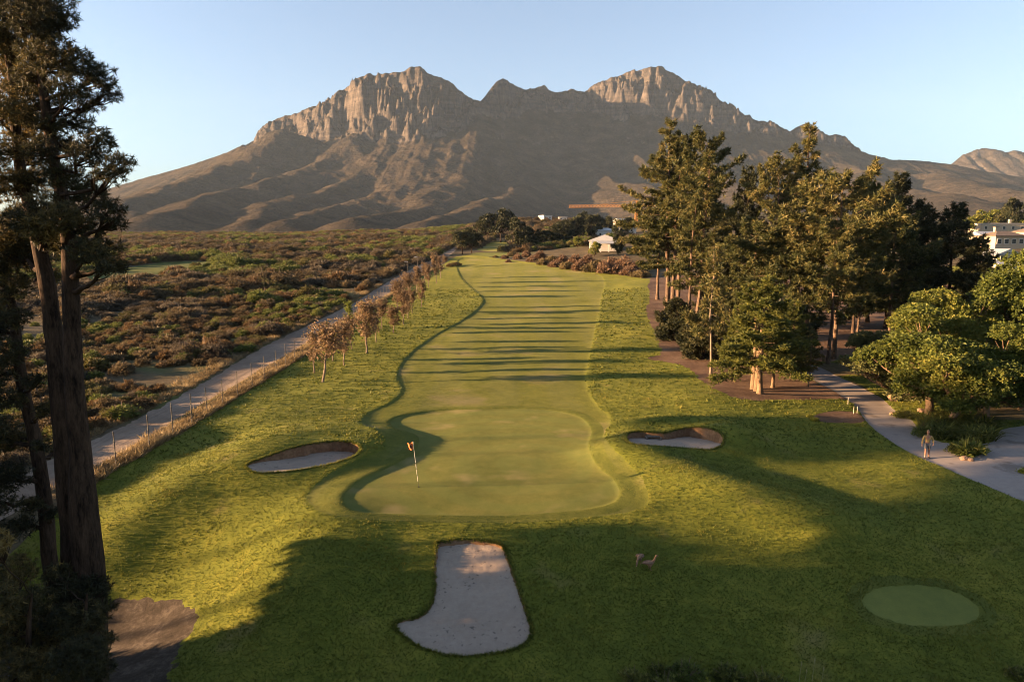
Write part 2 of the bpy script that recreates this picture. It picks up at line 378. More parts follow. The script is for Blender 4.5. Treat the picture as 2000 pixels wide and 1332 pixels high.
M_fair = groundmat('fairway_grass', [(.36, (.048, .060, .010)), (.5, (.088, .094, .017)), (.64, (.142, .132, .027))], .12, 1.2, 9., .55, .035, extra=stripes, sheen=.12)
M_green = groundmat('green_grass', [(.36, (.068, .078, .018)), (.5, (.096, .100, .024)), (.64, (.134, .124, .033))], .22, 1.6, 14., .35, .02, extra=rings, sheen=.10)
M_fringe = groundmat('fringe_grass', [(.36, (.046, .060, .011)), (.5, (.082, .090, .017)), (.64, (.126, .120, .026))], .3, 1.8, 14., .5, .035, sheen=.1)
M_tee = groundmat('tee_grass', [(.32, (.085, .102, .026)), (.68, (.165, .168, .042))], .3, 1.9, 16., .3, .02)
M_bed = groundmat('pine_straw', [(.30, (.055, .034, .022)), (.5, (.125, .077, .050)), (.7, (.230, .160, .110))], .35, 3., 14., 1, .06)
M_mulch = groundmat('mulch', [(.30, (.014, .011, .008)), (.5, (.046, .036, .027)), (.72, (.15, .12, .095))], .8, 5., 22., 1, .07)
M_soil = groundmat('garden_soil', [(.30, (.045, .042, .018)), (.5, (.10, .078, .038)), (.7, (.19, .13, .075))], .3, 2., 12., .9, .06)
M_track = groundmat('track_dirt', [(.30, (.12, .088, .062)), (.5, (.20, .152, .113)), (.7, (.30, .235, .18))], .15, 1.3, 7., .9, .08)
def veldx(n, g, col):
    return n.mix(n.grad(.52, .66, n.noise(g, .045, 3)), col, (.075, .082, .026))
M_veld = groundmat('veld_soil', [(.28, (.035, .027, .016)), (.5, (.080, .062, .036)), (.72, (.15, .118, .068))], .03, .35, 2.5, 1, .3, extra=veldx)
M_meadow = groundmat('meadow', [(.3, (.045, .060, .014)), (.7, (.11, .115, .030))], .1, .8, 5., .5, .06)
def pathx(n, g, col):
    return n.mix(n.grad(.56, .66, n.noise(g, .5, 5)), col, (.17, .14, .12))
M_path = groundmat('path_tar', [(.3, (.20, .165, .145)), (.5, (.25, .21, .185)), (.7, (.30, .255, .225))], .25, 2.2, 40., .25, .012, extra=pathx)
def foot(n, g, col):
    return n.mix(n.math('MULTIPLY', n.grad(.60, .70, n.noise(g, 5.5, 3)), n.grad(.44, .58, n.noise(g, .55, 2))), col, (.13, .105, .085))
M_sand = groundmat('bunker_sand', [(.3, (.225, .172, .132)), (.5, (.275, .216, .168)), (.7, (.335, .27, .212))], .5, 4., 22., .8, .025, extra=foot)
M_sod = groundmat('sod_wall', [(.3, (.075, .042, .022)), (.5, (.17, .095, .052)), (.7, (.30, .175, .10))], 1.5, 6., 26., 1, .05)
MATS = {'cart_path': M_path, 'putting_green': M_green, 'green_fringe': M_fringe, 'tee_fringe': M_fringe, 'fairway': M_fair, 'tee_green': M_tee, 'pine_straw_bed': M_bed, 'straw_bed': M_bed, 'garden_soil': M_soil, 'mulch_bed': M_mulch, 'far_fairway': M_fair,
        'grass_strip': M_tee, 'meadow_patch': M_meadow, 'dirt_track': M_track, 'veld': M_veld}
LAB = {'tee_fringe': 'mown ring of grass round the small practice green', 'green_fringe': 'slightly longer collar of grass round the putting green', 'cart_path': 'tarred cart path curving past the broad-leaved trees', 'putting_green': 'close-mown putting green with the flagstick', 'fairway': 'long mown fairway running back from the green',
       'tee_green': 'small oval practice green in shade', 'pine_straw_bed': 'brown pine-straw ground under the conifers', 'straw_bed': 'narrow brown straw bed with two yellow bushes', 'garden_soil': 'bare garden soil under the broad-leaved trees',
       'mulch_bed': 'dark bark mulch bed at the foot of the near pines', 'far_fairway': 'small sunlit lawn beyond the end of the fairway', 'grass_strip': 'narrow strip of grass crossing behind the fairway', 'meadow_patch': 'bright green grassy clearing in the scrub',
       'dirt_track': 'pale dirt track beside the wire fence', 'veld': 'dry brown ground of the scrub plain'}
cur = TRI
for k, (nm, p) in enumerate(REG):
    a, cur = clip(cur, 3+k)
    if nm: tag(region(nm, a, MATS[nm]), LAB[nm], nm.replace('_', ' '), kind='structure')
tag(region('ground', cur, M_rough), 'rolling rough grass of the golf course', 'grass ground', kind='structure')
del ATT, TRI, cur

# bunkers ----------------------------------------------------------------------
def bunker(rim, deep, tilt, label, wob, toprise=.0):
    z = H(rim[:, 0], rim[:, 1]); A = np.c_[np.ones(len(rim)), rim]; co = np.linalg.lstsq(A, z, rcond=None)[0]
    c = rim.mean(0); B = np.roll(rim, -1, 0)
    area = .5*np.sum(rim[:, 0]*B[:, 1]-B[:, 0]*rim[:, 1])
    # resample the lip densely
    L = np.r_[0, np.cumsum(np.linalg.norm(B-rim, axis=1))]; s = np.arange(0, L[-1], .10); R = np.c_[np.interp(s, L, np.r_[rim[:, 0], rim[0, 0]]), np.interp(s, L, np.r_[rim[:, 1], rim[0, 1]])]
    T = np.roll(R, -1, 0)-np.roll(R, 1, 0); nrm = unit(np.c_[-T[:, 1], T[:, 0]])*np.sign(area)
    lo, hi = rim[:, 1].min(), rim[:, 1].max()
    def floor(x, y):
        x = np.asarray(x, float); y = np.asarray(y, float); d = -sdf(rim, x, y, 6.)
        u = (y-lo)/(hi-lo)
        zf = co[0]+co[1]*x+co[2]*y - deep*(.35+.65*u**.8) + tilt*(1-sst(0, 1.4, d))*(1-sst(.25, .7, u)*(1-toprise)) + fbm(x*1.4, y*1.4, 4, 3)*.05 + fbm(x*6, y*6, 8, 2)*.012
        return np.minimum(zf, H(x, y)-.03)
    wv = (vnoise(s*2.2, s*0, 2)-.5)*wob+(vnoise(s*7, s*0+4, 3)-.5)*wob*.6
    k = len(R); rows = []
    zr = H(R[:, 0], R[:, 1])
    inn = R+nrm*(.10+wv)[:, None]; zi = floor(inn[:, 0], inn[:, 1])-.03
    rows.append(np.c_[R-nrm*.06, H(*(R-nrm*.06).T)-.02]); rows.append(np.c_[R+nrm*.02, zr+.0])
    for q in (.15, .4, .7, 1.): rows.append(np.c_[R+nrm*(.02+(.08+wv)*q+ (vnoise(s*5, s*0+q*9, 6)-.5)*.04)[:, None], zr*(1-q)+zi*q])
    V = np.concatenate(rows); n = len(rows); i = np.arange(n-1)[:, None]*k; j = np.arange(k)[None]; j2 = (j+1) % k
    f = np.stack([i+j, i+j2, i+k+j2, i+k+j], -1).reshape(-1, 4)
    if area < 0: f = f[:, ::-1]
    tag(MB().add(V, f).build('bunker_wall', M_sod), 'sod wall round the '+label, 'bunker wall', kind='structure')
    # floor sheet
    xs = np.arange(rim[:, 0].min()-.3, rim[:, 0].max()+.3, .10); ys = np.arange(lo-.3, hi+.3, .10)
    X, Y = np.meshgrid(xs, ys); d = sdf(rim, X.ravel(), Y.ravel(), 6.)
    Z = floor(X.ravel(), Y.ravel()); m, w = len(xs), len(ys)
    q = (np.arange(w-1)[:, None]*m+np.arange(m-1)[None]).ravel(); fq = np.stack([q, q+1, q+m+1, q+m], 1)
    fq = fq[(d[fq] < .02).all(1)]; u, inv = np.unique(fq.ravel(), return_inverse=True)
    tag(MB().add(np.c_[X.ravel(), Y.ravel(), Z][u], inv.reshape(-1, 4)).build('bunker_sand', M_sand), 'pale sand in the '+label, 'bunker sand', kind='structure')
    return floor
FL_L = bunker(RIM_L, .68, .28, 'left bunker beside the flag', .06)
FL_R = bunker(RIM_R, .58, .20, 'right bunker with a timber step', .06)
FL_F = bunker(RIM_F, .22, .10, 'boot-shaped bunker in the foreground', .10, 1.)
# timber step on the far lip of the right bunker
st = empty('timber_step', (*(ground(1279, 856)[:2]+np.array([0, .75])), 0)); sx, sy = st.location.x, st.location.y
M_wood = simple('weathered_timber', (.13, .105, .085), .9, .35, 9, .4)
zt = gz(sx, sy+.9)-.10
for k in range(2): MB().box((0, -.25-.3*k, zt-.12-.20*k), (.85, .28, .12), .05, bev=.015).build('tread', M_wood, st)
for sgn in (-1, 1): MB().box((sgn*.48, -.3, zt-.28), (.09, .7, .30), 0, bev=.015).build('side_board', M_wood, st)
tag(st, 'grey timber step set into the lip of the right bunker', 'step')
# ------------------------------------------------------------------ mountains
def spx(pts, D):
    """skyline points -> world x, y, z at the distance D of the ridge"""
    return np.array([at(px, py, D if not hasattr(D, '__call__') else D(px)) for px, py in pts])
SKY = [(-700, 470), (-300, 455), (-100, 435), (0, 425), (100, 402), (180, 382), (230, 368), (280, 352), (340, 337), (400, 318), (450, 302), (490, 282), (508, 268), (515, 254), (545, 232), (590, 220), (625, 208), (650, 191), (668, 180), (690, 163), (720, 150), (760, 147), (790, 140), (805, 131), (820, 131), (836, 143), (860, 151), (880, 160), (905, 178), (925, 192), (938, 198), (946, 190), (965, 168), (983, 157), (998, 166), (1008, 170), (1022, 177), (1038, 177), (1050, 172), (1062, 168), (1072, 177), (1085, 182), (1100, 180), (1115, 177), (1130, 183), (1140, 187), (1150, 176), (1175, 162), (1200, 155), (1225, 142), (1250, 138), (1285, 133), (1310, 141), (1335, 157), (1345, 164), (1370, 171), (1390, 181), (1405, 199), (1430, 211), (1440, 222), (1470, 236), (1500, 240), (1520, 250), (1540, 259), (1555, 250), (1572, 242), (1585, 249), (1600, 262), (1617, 266), (1630, 263), (1645, 267), (1660, 284), (1680, 300), (1700, 315), (1740, 316), (1780, 314), (1830, 320), (1870, 328), (1900, 335), (1940, 342), (2000, 350), (2150, 372), (2400, 390), (2800, 430)]
RD = lambda px: np.interp(px, [-700, 200, 510, 800, 900, 985, 1140, 1290, 1700, 2100, 2800], [3900, 3900, 3760, 3480, 3430, 3800, 4050, 3900, 3700, 3600, 3600])
RG = spx(SKY, RD)
CLIFF = ([480, 515, 560, 620, 700, 800, 870, 915, 938, 985, 1060, 1110, 1150, 1200, 1290, 1390, 1440, 1500, 1572, 1640, 1700], [0, 60, 90, 150, 260, 330, 270, 190, 120, 150, 100, 110, 130, 200, 230, 160, 90, 50, 60, 30, 0])
SX = np.arange(-5000, 6000, 10.); _o = np.argsort(RG[:, 0]); _g = np.exp(-.5*(np.arange(-40, 41)/11.)**2); _g /= _g.sum()
SZ = np.convolve(np.pad(np.interp(SX, RG[_o, 0], RG[_o, 2]), 40, mode='edge'), _g, 'valid'); SY = np.convolve(np.pad(np.interp(SX, RG[_o, 0], RG[_o, 1]), 40, mode='edge'), _g, 'valid')
def pxof(x, y): return 1000+F*x/(y*CP+3+.0*y)
def polyd(x, y, P):
    """nearest point on a 3-D crest line: distance and crest height"""
    best = np.full(x.shape, 1e9); zz = np.zeros(x.shape)
    for a, b in zip(P[:-1], P[1:]):
        d = b[:2]-a[:2]; t = np.clip(((x-a[0])*d[0]+(y-a[1])*d[1])/(d@d), 0, 1)
        q = np.hypot(x-a[0]-t*d[0], y-a[1]-t*d[1]); m = q < best
        best = np.where(m, q, best); zz = np.where(m, a[2]+t*(b[2]-a[2]), zz)
    return best, zz
SPURS = [  # (crest as bearing x, y and distance, steepness)
    ([(560, 262, 3300), (480, 310, 3000), (390, 350, 2700), (300, 385, 2300), (230, 420, 1900)], .42),
    ([(690, 272, 3300), (640, 318, 3000), (560, 352, 2700), (470, 378, 2400), (380, 405, 2000), (300, 432, 1600)], .42),
    ([(820, 265, 3450), (775, 300, 3200), (735, 330, 2950), (680, 362, 2700), (590, 392, 2300), (500, 420, 1900), (450, 442, 1500)], .50),
    ([(905, 268, 3500), (880, 315, 3200), (845, 345, 2950), (790, 372, 2650), (710, 398, 2300), (600, 424, 1900), (540, 444, 1500)], .55),
    ([(975, 290, 3500), (950, 330, 3200), (905, 352, 2900), (870, 372, 2600), (830, 398, 2250), (770, 420, 1900), (690, 444, 1500)], .50),
    ([(1050, 290, 3500), (1045, 335, 3150), (1010, 370, 2800), (960, 398, 2400), (900, 422, 1950), (830, 446, 1500)], .48),
    ([(1110, 300, 3500), (1165, 340, 3150), (1215, 365, 2900), (1275, 385, 2600), (1340, 400, 2200)], .45),
    ([(1380, 300, 3450), (1400, 345, 3100), (1450, 375, 2700), (1500, 395, 2300)], .42),
    ([(1640, 330, 3400), (1700, 360, 3000), (1780, 380, 2600), (1880, 396, 2200)], .36),
    ([(1820, 345, 3300), (1890, 365, 2900), (1990, 385, 2500)], .36)]
SPURS = [(np.array([at(*p) for p in P]), k) for P, k in SPURS]
def mount(x, y):
    wx = x+fbm(x/300, y/300, 31, 3)*60; wy = y+fbm(x/300+9, y/300, 33, 3)*60
    o = np.argsort(RG[:, 0]); rz = np.interp(x, RG[o, 0], RG[o, 2]); ry = np.interp(x, RG[o, 0], RG[o, 1])
    px = pxof(x, ry); d = ry-y
    cl = np.interp(px, *CLIFF)
    rs = np.interp(x, SX, SZ); ry = np.interp(x, SX, SY); d = ry-y
    rz = rz+fbm(x/26, x*0+2, 41, 3)*np.minimum(cl, 120)*.06
    rib = (ridged(x/360+fbm(x/500, y/500, 51)*.7, y/1600, 52, 2)-.5)*75 + (ridged(x/120+fbm(x/160, y/160, 53)*.8, y/420+3, 55, 2)-.5)*16
    run = 60+.62*cl
    z1 = rz-cl*np.clip((d+rib*.8)/run, 0, 1)
    rib = rib+fbm(x/75, z1/70, 54, 3)*48+fbm(x/24, z1/26, 57, 3)*36+fbm(x/9, z1/10, 58, 2)*17
    dd = d+rib*sst(0, 60, d)
    u = np.clip((dd-10)/run, 0, 1)
    stp = 4.; fu = u*stp; k = np.floor(fu); us = (k+sst(.15, .80, fu-k))/stp     # ledges between the rock bands
    u = (.5*u+.5*us)**1.35
    low = np.maximum(rs-cl-25, 5)
    t = np.clip((d+rib*.22*sst(0, 60, d)+fbm(x/260, y/260, 59, 3)*60*sst(100, 500, d)-10-run*.6)/np.interp(px, [-300, 400, 900, 1500, 2200], [1900, 2000, 2300, 2100, 1900]), 0, 1)
    z = 25+low*(1-t)**2.35+cl*(1-u)+(rz-rs)*(1-u)
    lowz = 25+low*(1-t)**2.35
    z = np.where(d < 0, rz-.10*(-d)-.00035*d*d, z)
    # spurs running down from the cliffs
    sp = np.full(x.shape, -500.)
    for P, kk in SPURS:
        q, zz = polyd(wx, wy, P); q = np.sqrt(q*q+30*30)-30
        sp = np.maximum(sp, zz+16-kk*.85*q)
    m = sst(30, 260, dd)*(d > 0)
    hh = np.clip(.5+.5*(sp-lowz)/35, 0, 1); sm = lowz*(1-hh)+sp*hh+35*hh*(1-hh)*.5
    z = np.where(d > 0, z*(1-m)+np.maximum(sm, 20)*m, z)
    lowm = m*sst(1.0, .55, t)
    g = ridged(wx/330+wy/900, wy/1100, 61, 4)
    z = z+(g-.45)*26*lowm*sst(1, .8, t)*np.interp(px, [300, 900, 1700], [.7, 1, .7])+fbm(x/90, y/90, 65, 4)*11*lowm+fbm(x/18, y/18, 66, 3)*2.5*lowm
    z = z+(ridged(x/40, y/40, 68, 3)-.5)*9*sst(30, 100, cl)*(d > 0)*(1-sst(run*.9, run*1.6, dd))*sst(0, 12, d)
    z = np.where(y < 1500, z*sst(700, 1500, y)+(-14)*(1-sst(700, 1500, y)), z)
    return z
def sheet(name, xs, ys, fn, mat, label):
    X, Y = np.meshgrid(xs, ys); m, w = len(xs), len(ys); Z = fn(X.ravel(), Y.ravel())
    q = (np.arange(w-1)[:, None]*m+np.arange(m-1)[None]).ravel()
    o = MB().add(np.c_[X.ravel(), Y.ravel(), Z], np.stack([q, q+1, q+m+1, q+m], 1)).build(name, mat)
    return tag(o, label, 'mountain', kind='structure')
def rockmat(name, rock, veg):
    m, nt, out = nodes(name); n = N(nt)
    ge = n('ShaderNodeNewGeometry'); g = ge.outputs['Position']; nz = n('ShaderNodeSeparateXYZ', {0: ge.outputs['Normal']}).outputs[2]
    w1 = n.noise(g, .012, 6, .6)
    slope = n.math('ADD', nz, n.math('MULTIPLY', n.math('SUBTRACT', n.noise(g, .045, 5, .7), .5), .70))
    mp = n('ShaderNodeMapping', {'Vector': g, 'Scale': (.35, .35, .05)}).outputs[0]
    v = n.noise(mp, .18, 6, .7)
    mh = n('ShaderNodeMapping', {'Vector': g, 'Scale': (.06, .06, 1.)}).outputs[0]
    h = n.noise(mh, .06, 5, .65)
    rf = n.math('ADD', n.math('MULTIPLY', v, .55), n.math('MULTIPLY', h, .45))
    rc = n.ramp(rf, [(.34, rock[0]), (.5, rock[1]), (.66, rock[2])])
    vf = n.math('ADD', n.math('MULTIPLY', w1, .45), n.math('MULTIPLY', n.noise(g, .13, 5, .75), .55))
    vc = n.ramp(vf, [(.36, veg[0]), (.5, veg[1]), (.66, veg[2])])
    c = n.mix(n.grad(.52, .74, slope), rc, vc)
    p = n('ShaderNodeBsdfPrincipled', {'Base Color': c, 'Roughness': 1., 'Specular IOR Level': 0.})
    hb = n.math('ADD', n.math('MULTIPLY', rf, 1.2), n.math('MULTIPLY', n.noise(g, .07, 6, .7), .8))
    nt.links.new(n('ShaderNodeBump', {'Height': hb, 'Strength': .9, 'Distance': 16.}).outputs[0], p.inputs['Normal'])
    nt.links.new(p.outputs[0], out.inputs[0]); return m
M_rock = rockmat('mountain_rock', [(.028, .025, .023), (.080, .067, .058), (.150, .122, .100)], [(.016, .014, .011), (.044, .035, .026), (.090, .068, .048)])
ys = np.unique(np.concatenate([np.arange(600, 1500, 22), np.arange(1500, 3150, 9), np.arange(3150, 4050, 5.), np.arange(4050, 5200, 40)]))
xs = np.unique(np.concatenate([np.arange(-3600, -1700, 20), np.arange(-1700, 2100, 6.5), np.arange(2100, 4600, 20)]))
sheet('mountain', xs, ys, mount, M_rock, 'rocky twin-peaked mountain behind the golf course')
FARSKY = [(1780, 360), (1830, 340), (1857, 322), (1880, 303), (1908, 292), (1925, 290), (1940, 291), (1952, 297), (1968, 298), (1982, 294), (2000, 298), (2040, 318), (2100, 330), (2200, 350)]
RG2 = spx(FARSKY, 5600)
def mount2(x, y):
    rz = np.interp(x, RG2[:, 0], RG2[:, 2]); d = 5600-y
    rib = (ridged(x/260, y/1800, 71, 3)-.5)*260*sst(0, 60, d)
    z = rz-np.where(d > 0, 0, -d*.5)-np.clip(d+rib, 0, 2000)*.62*(d > 0)
    return z+fbm(x/70, y/70, 72, 4)*16*sst(0, 60, d)+fbm(x/20, y/20, 73, 2)*5
sheet('far_mountain', np.arange(RG2[0, 0], RG2[-1, 0], 9.), np.arange(4700, 6000, 12.), mount2, M_rock, 'sunlit rocky dome far off at the right')
# ------------------------------------------------------------------ plants
def blades(mb, C, D, size, n, ln, wd, spread, r, tone=None, quad=False, up=0.):
    """n pointed leaves from every site C, leaning along D"""
    k = len(C); size = np.broadcast_to(size, (k,))
    B = np.repeat(C, n, 0); d = unit(np.repeat(D, n, 0)*(1-spread)+rdir(k*n, r)*spread*1.4+np.array([0, 0, up]))
    L = np.repeat(size, n)*ln*r.uniform(.65, 1.2, k*n); sd = unit(np.cross(d, rdir(k*n, r)))*(L*wd)[:, None]
    if tone is None: tone = r.random(k)
    tn = np.repeat(tone, n)+r.normal(0, .08, k*n)
    if quad:
        m = B+d*(L*.5)[:, None]
        V = np.stack([B, m+sd, B+d*L[:, None], m-sd], 1).reshape(-1, 3); f = np.arange(k*n*4).reshape(-1, 4); q = 4
    else:
        B2 = B+d*(L*.12)[:, None]
        V = np.stack([B2-sd, B2+sd, B+d*L[:, None]], 1).reshape(-1, 3); f = np.arange(k*n*3).reshape(-1, 3); q = 3
    mb.add(V, f, np.repeat(np.clip(tn, 0, 1), q))
M_bark = barkmat('pine_bark', (.030, .020, .014), (.19, .125, .085), 5.)
M_barkd = barkmat('dark_pine_bark', (.006, .004, .003), (.075, .047, .031), 4.)
M_barkp = barkmat('pale_bark', (.08, .058, .042), (.30, .225, .165), 9.)
M_barkb = barkmat('tan_bark', (.07, .045, .027), (.25, .165, .10), 6.)
M_twig = simple('twigs', (.12, .085, .06), .9)
L_pine = leafmat('pine_needles', [(0, (.018, .024, .008)), (.35, (.046, .052, .015)), (.7, (.098, .090, .026)), (1, (.155, .120, .042))], .25, patch=.6, pscale=.45)
L_pined = leafmat('dark_pine_needles', [(0, (.012, .016, .008)), (.5, (.030, .034, .014)), (1, (.075, .066, .026))], .2, patch=.4, pscale=.4)
L_fresh = leafmat('fresh_conifer', [(0, (.03, .042, .010)), (.45, (.085, .092, .018)), (1, (.17, .155, .032))], .3, patch=.5, pscale=.7)
L_near = leafmat('near_pine_needles', [(0, (.018, .019, .010)), (.5, (.046, .043, .018)), (.85, (.12, .088, .030)), (1, (.21, .145, .045))], .28, patch=.35, pscale=.8)
L_brown = leafmat('russet_leaves', [(0, (.080, .050, .028)), (.45, (.150, .098, .054)), (.8, (.24, .160, .092)), (1, (.20, .16, .06))], .35)
L_lime = leafmat('lime_leaves', [(0, (.06, .085, .012)), (.5, (.15, .175, .022)), (1, (.24, .23, .045))], .4)
L_broad = leafmat('broad_leaves', [(0, (.030, .042, .009)), (.4, (.080, .098, .017)), (.8, (.155, .155, .028)), (1, (.23, .20, .04))], .35, patch=.5, pscale=.8)
L_olive = leafmat('olive_leaves', [(0, (.045, .052, .020)), (.5, (.11, .115, .042)), (1, (.21, .195, .08))], .35, patch=.4, pscale=.8)
L_farm = leafmat('far_tree_leaves', [(0, (.012, .016, .007)), (.5, (.032, .036, .014)), (1, (.085, .075, .028))], .2, patch=.5, pscale=.15)

def conifer(name, seed, Ht, c0, R, shape, leaf, bark, tr=.26, dens=1., droop=.0, bl=.55, nb=8, flat=.5, lean=0., sites=14, bare=0, gap=0., wd=.12):
    """a conifer: tapering trunk, whorled limbs and flat sprays of needles; returns the Empty"""
    r = np.random.default_rng(seed); root = empty(name)
    k = 14; t = np.linspace(0, 1, k); wob = np.cumsum(r.normal(0, .10, (k, 2)), 0)*(Ht/30)*np.minimum(1, t*3)[:, None]
    P = np.c_[wob[:, 0]+lean*t*Ht, wob[:, 1], t*Ht]; P[0, :2] = 0
    rad = tr*(1-t)**.75+.02; rad[0] *= 1.45
    MB().tube(P, rad, 9).build('trunk', bark, root)
    tb = MB(); cr = MB()
    nbr = int(dens*(1-c0)*Ht*2.6)+bare
    for i in range(nbr):
        dead = i < bare
        h = (r.uniform(.5*c0, c0+.15) if dead else c0+(1-c0)*((i-bare+r.random())/(nbr-bare))); u = np.clip((h-c0)/(1-c0), 0, 1)
        L = R*shape(u)*r.uniform(.55, 1.2)*(.35 if dead else 1)+.25
        if not dead and r.random() < gap: continue
        az = i*2.399+r.normal(0, .5); el = -.12-droop+u*.75+r.normal(0, .13)
        b0 = np.array([np.interp(h, t, P[:, 0]), np.interp(h, t, P[:, 1]), h*Ht])
        s = np.linspace(0, 1, 5); e = el+s*s*.35+r.normal(0, .08)
        hd = az+np.cumsum(r.normal(0, .10, 5)); st = L/4
        Q = b0+np.r_[np.zeros((1, 3)), np.cumsum(np.c_[np.cos(hd)*np.cos(e), np.sin(hd)*np.cos(e), np.sin(e)][:-1]*st, 0)]
        tb.tube(Q, np.interp(s, [0, 1], [max(.025, tr*.22*(L/R)*(1-u*.6)), .012]), 4, cap=False, tone=r.random())
        if dead: continue
        m = max(3, int(1.75*sites*(L/R)**1.1)); q = r.uniform(.22, 1.0, m)**.75
        C = np.stack([np.interp(q, s, Q[:, a]) for a in range(3)], 1)
        D = np.stack([np.interp(q, s, np.gradient(Q[:, a])) for a in range(3)], 1); D = unit(D)
        side = np.c_[-D[:, 1], D[:, 0], np.zeros(m)]; off = r.normal(0, 1, m)*L*.20*(1.15-q)+r.normal(0, .12, m)
        C = C+side*off[:, None]; C[:, 2] += r.normal(0, .30, m)*flat+.05
        tn = np.clip(r.normal(.5, .20, m), 0, 1)
        blades(cr, C, unit(D+side*np.sign(off)[:, None]*.6+np.array([0, 0, .35])), r.uniform(.7, 1.25, m)*bl, nb, 1., wd, .55, r, tn)
    tb.build('limbs', bark, root); cr.build('crown', leaf, root)
    return root
def place(root, p, s=1., rz=0., sz=None):
    root.location = (p[0], p[1], p[2]-.12); root.rotation_euler = (0, 0, rz); root.scale = (s, s, sz or s); return root
sh_cone = lambda u: (1-u)**.8*.9+.12
sh_col = lambda u: np.interp(u, [0, .15, .5, .8, 1], [.65, 1, .85, .5, .12])
sh_top = lambda u: np.interp(u, [0, .2, .6, .85, 1], [.45, .8, 1, .75, .2])
sh_spire = lambda u: np.interp(u, [0, .25, .45, .7, 1], [.8, 1, .55, .33, .06])

# the grove right of the fairway --------------------------------------------------
P_A = conifer('pine_tree', 11, 30, .36, 8.0, sh_spire, L_pine, M_bark, .36, 1.5, .0, .56, 14, .7, sites=46)
P_B = conifer('pine_tree', 12, 28, .40, 7.2, sh_top, L_pine, M_bark, .34, 1.4, .0, .56, 14, .8, sites=44, gap=.06)
P_C = conifer('pine_tree', 13, 26, .38, 5.0, sh_spire, L_pine, M_bark, .28, 1.4, .05, .54, 14, .7, sites=34, bare=8, gap=.08)
P_D = conifer('pine_tree', 14, 22, .15, 6.6, sh_cone, L_pined, M_barkd, .28, 1.9, .0, .56, 14, .9, sites=44)
P_E = conifer('pine_tree', 15, 20, .32, 6.0, sh_top, L_pine, M_bark, .24, 1.5, .0, .54, 14, 1.0, sites=40, bare=16, gap=.12)
P_F = conifer('conifer_tree', 16, 15, .25, 4.8, sh_cone, L_fresh, M_barkb, .24, 2.4, .10, .46, 10, .6, sites=54, wd=.13)
P_G = conifer('slender_pine', 17, 14, .30, 3.0, sh_spire, L_pine, M_barkp, .12, 1.6, .0, .5, 9, .8, sites=22, gap=.1)
P_H = conifer('young_pine', 18, 5, .06, 2.2, sh_col, L_pined, M_barkd, .12, 4.5, .05, .40, 10, .7, sites=34)
GROVE = 'conifers of the grove right of the fairway'
used = set()
def grove(proto, bx, by, ty, label, cat='pine tree', rz=None, wid=1., back=0.):
    wid *= 1.02
    """stand a conifer on the ground with its foot seen at bx,by and its top about ty"""
    p = ground(bx, by)
    if back: p = p+np.array([p[0]/p[1]*back, back, 0]); p[2] = H0(p[0], p[1])
    p[2] = gz(p[0], p[1]); hgt = (at(bx, ty, p[1])-p)[2]
    o = proto
    if proto.name in used: o = copy_tree(proto)
    used.add(proto.name)
    h0 = proto['hgt']; place(o, p, hgt/h0*wid, rz if rz is not None else rng.uniform(0, 6.28), hgt/h0)
    return tag(o, label, cat, GROVE)
for p_, h_ in ((P_A, 30), (P_B, 28), (P_C, 26), (P_D, 22), (P_E, 20), (P_F, 15), (P_G, 14), (P_H, 5)): p_['hgt'] = h_
grove(P_A, 1303, 612, 236, 'tallest pine with a split pointed top at the left edge of the grove', wid=1.05)
grove(P_B, 1323, 607, 282, 'broad pine just right of and lower than the tallest pine at the grove edge')
grove(P_B, 1364, 630, 278, 'wide-topped pine with dark outstretched boughs forming the right shoulder of the front clump', wid=.9)
grove(P_A, 1313, 618, 330, 'bushy pine leaning over the fairway edge below the split-topped pine', wid=1.25)
grove(P_A, 1284, 585, 400, 'low bushy pine farthest up the fairway edge, over the brown hedge', wid=1.35)
grove(P_C, 1341, 658, 380, 'pine with a straight bare trunk showing between the front clump and the dark bushes', wid=1.)
grove(P_C, 1358, 655, 300, 'pine with a long pale bare trunk in the middle of the front clump', wid=1.1)
grove(P_D, 1449, 640, 336, 'small dark pine with an antler-like top standing between the two tall clumps', wid=.7)
grove(P_B, 1502, 660, 326, 'round-headed olive pine left of the tall spire', wid=1.0)
grove(P_C, 1574, 640, 244, 'tall narrow spire-topped pine rising highest in the right half of the grove', wid=1.)
grove(P_C, 1543, 640, 283, 'dark pine with a ragged top just left of the tall spire', wid=.95)
grove(P_E, 1530, 690, 430, 'olive pine with bare lower limbs in the centre of the grove', wid=1.1)
grove(P_E, 1628, 700, 352, 'open pine with a pale trunk and bare branches right of the spire', wid=1.0)
grove(P_E, 1617, 710, 440, 'thick-trunked dark pine leaning beside the cart path end')
grove(P_B, 1665, 650, 366, 'pine with a blunt olive crown right of the open pale-trunked pine', wid=.85)
grove(P_E, 1673, 675, 455, 'thin reddish-trunked pine farther back at the right of the straw bed', wid=.9)
grove(P_D, 1730, 640, 348, 'dark pine with a pointed tip, tallest of the right-hand dark trees', wid=1.0)
grove(P_D, 1694, 630, 372, 'dark pine left of the pointed dark tree', wid=.9)
grove(P_D, 1786, 640, 398, 'dark spreading pine right of the pointed dark tree', wid=1.15)
grove(P_D, 1842, 650, 404, 'dark wide pine in front of the cream houses', wid=1.2)
grove(P_D, 1895, 660, 470, 'lowest dark pine at the right end of the grove, against the grey roof', wid=1.35)
grove(P_E, 1735, 675, 440, 'brownish pine with dead lower twigs before the dark trees', wid=1.1)
grove(P_E, 1462, 690, 450, 'olive pine with drooping foliage behind the fresh green conifer', wid=1.1)
grove(P_D, 1400, 640, 440, 'dark-stemmed bushy pine filling the gap behind the slender pale pines', wid=.95)
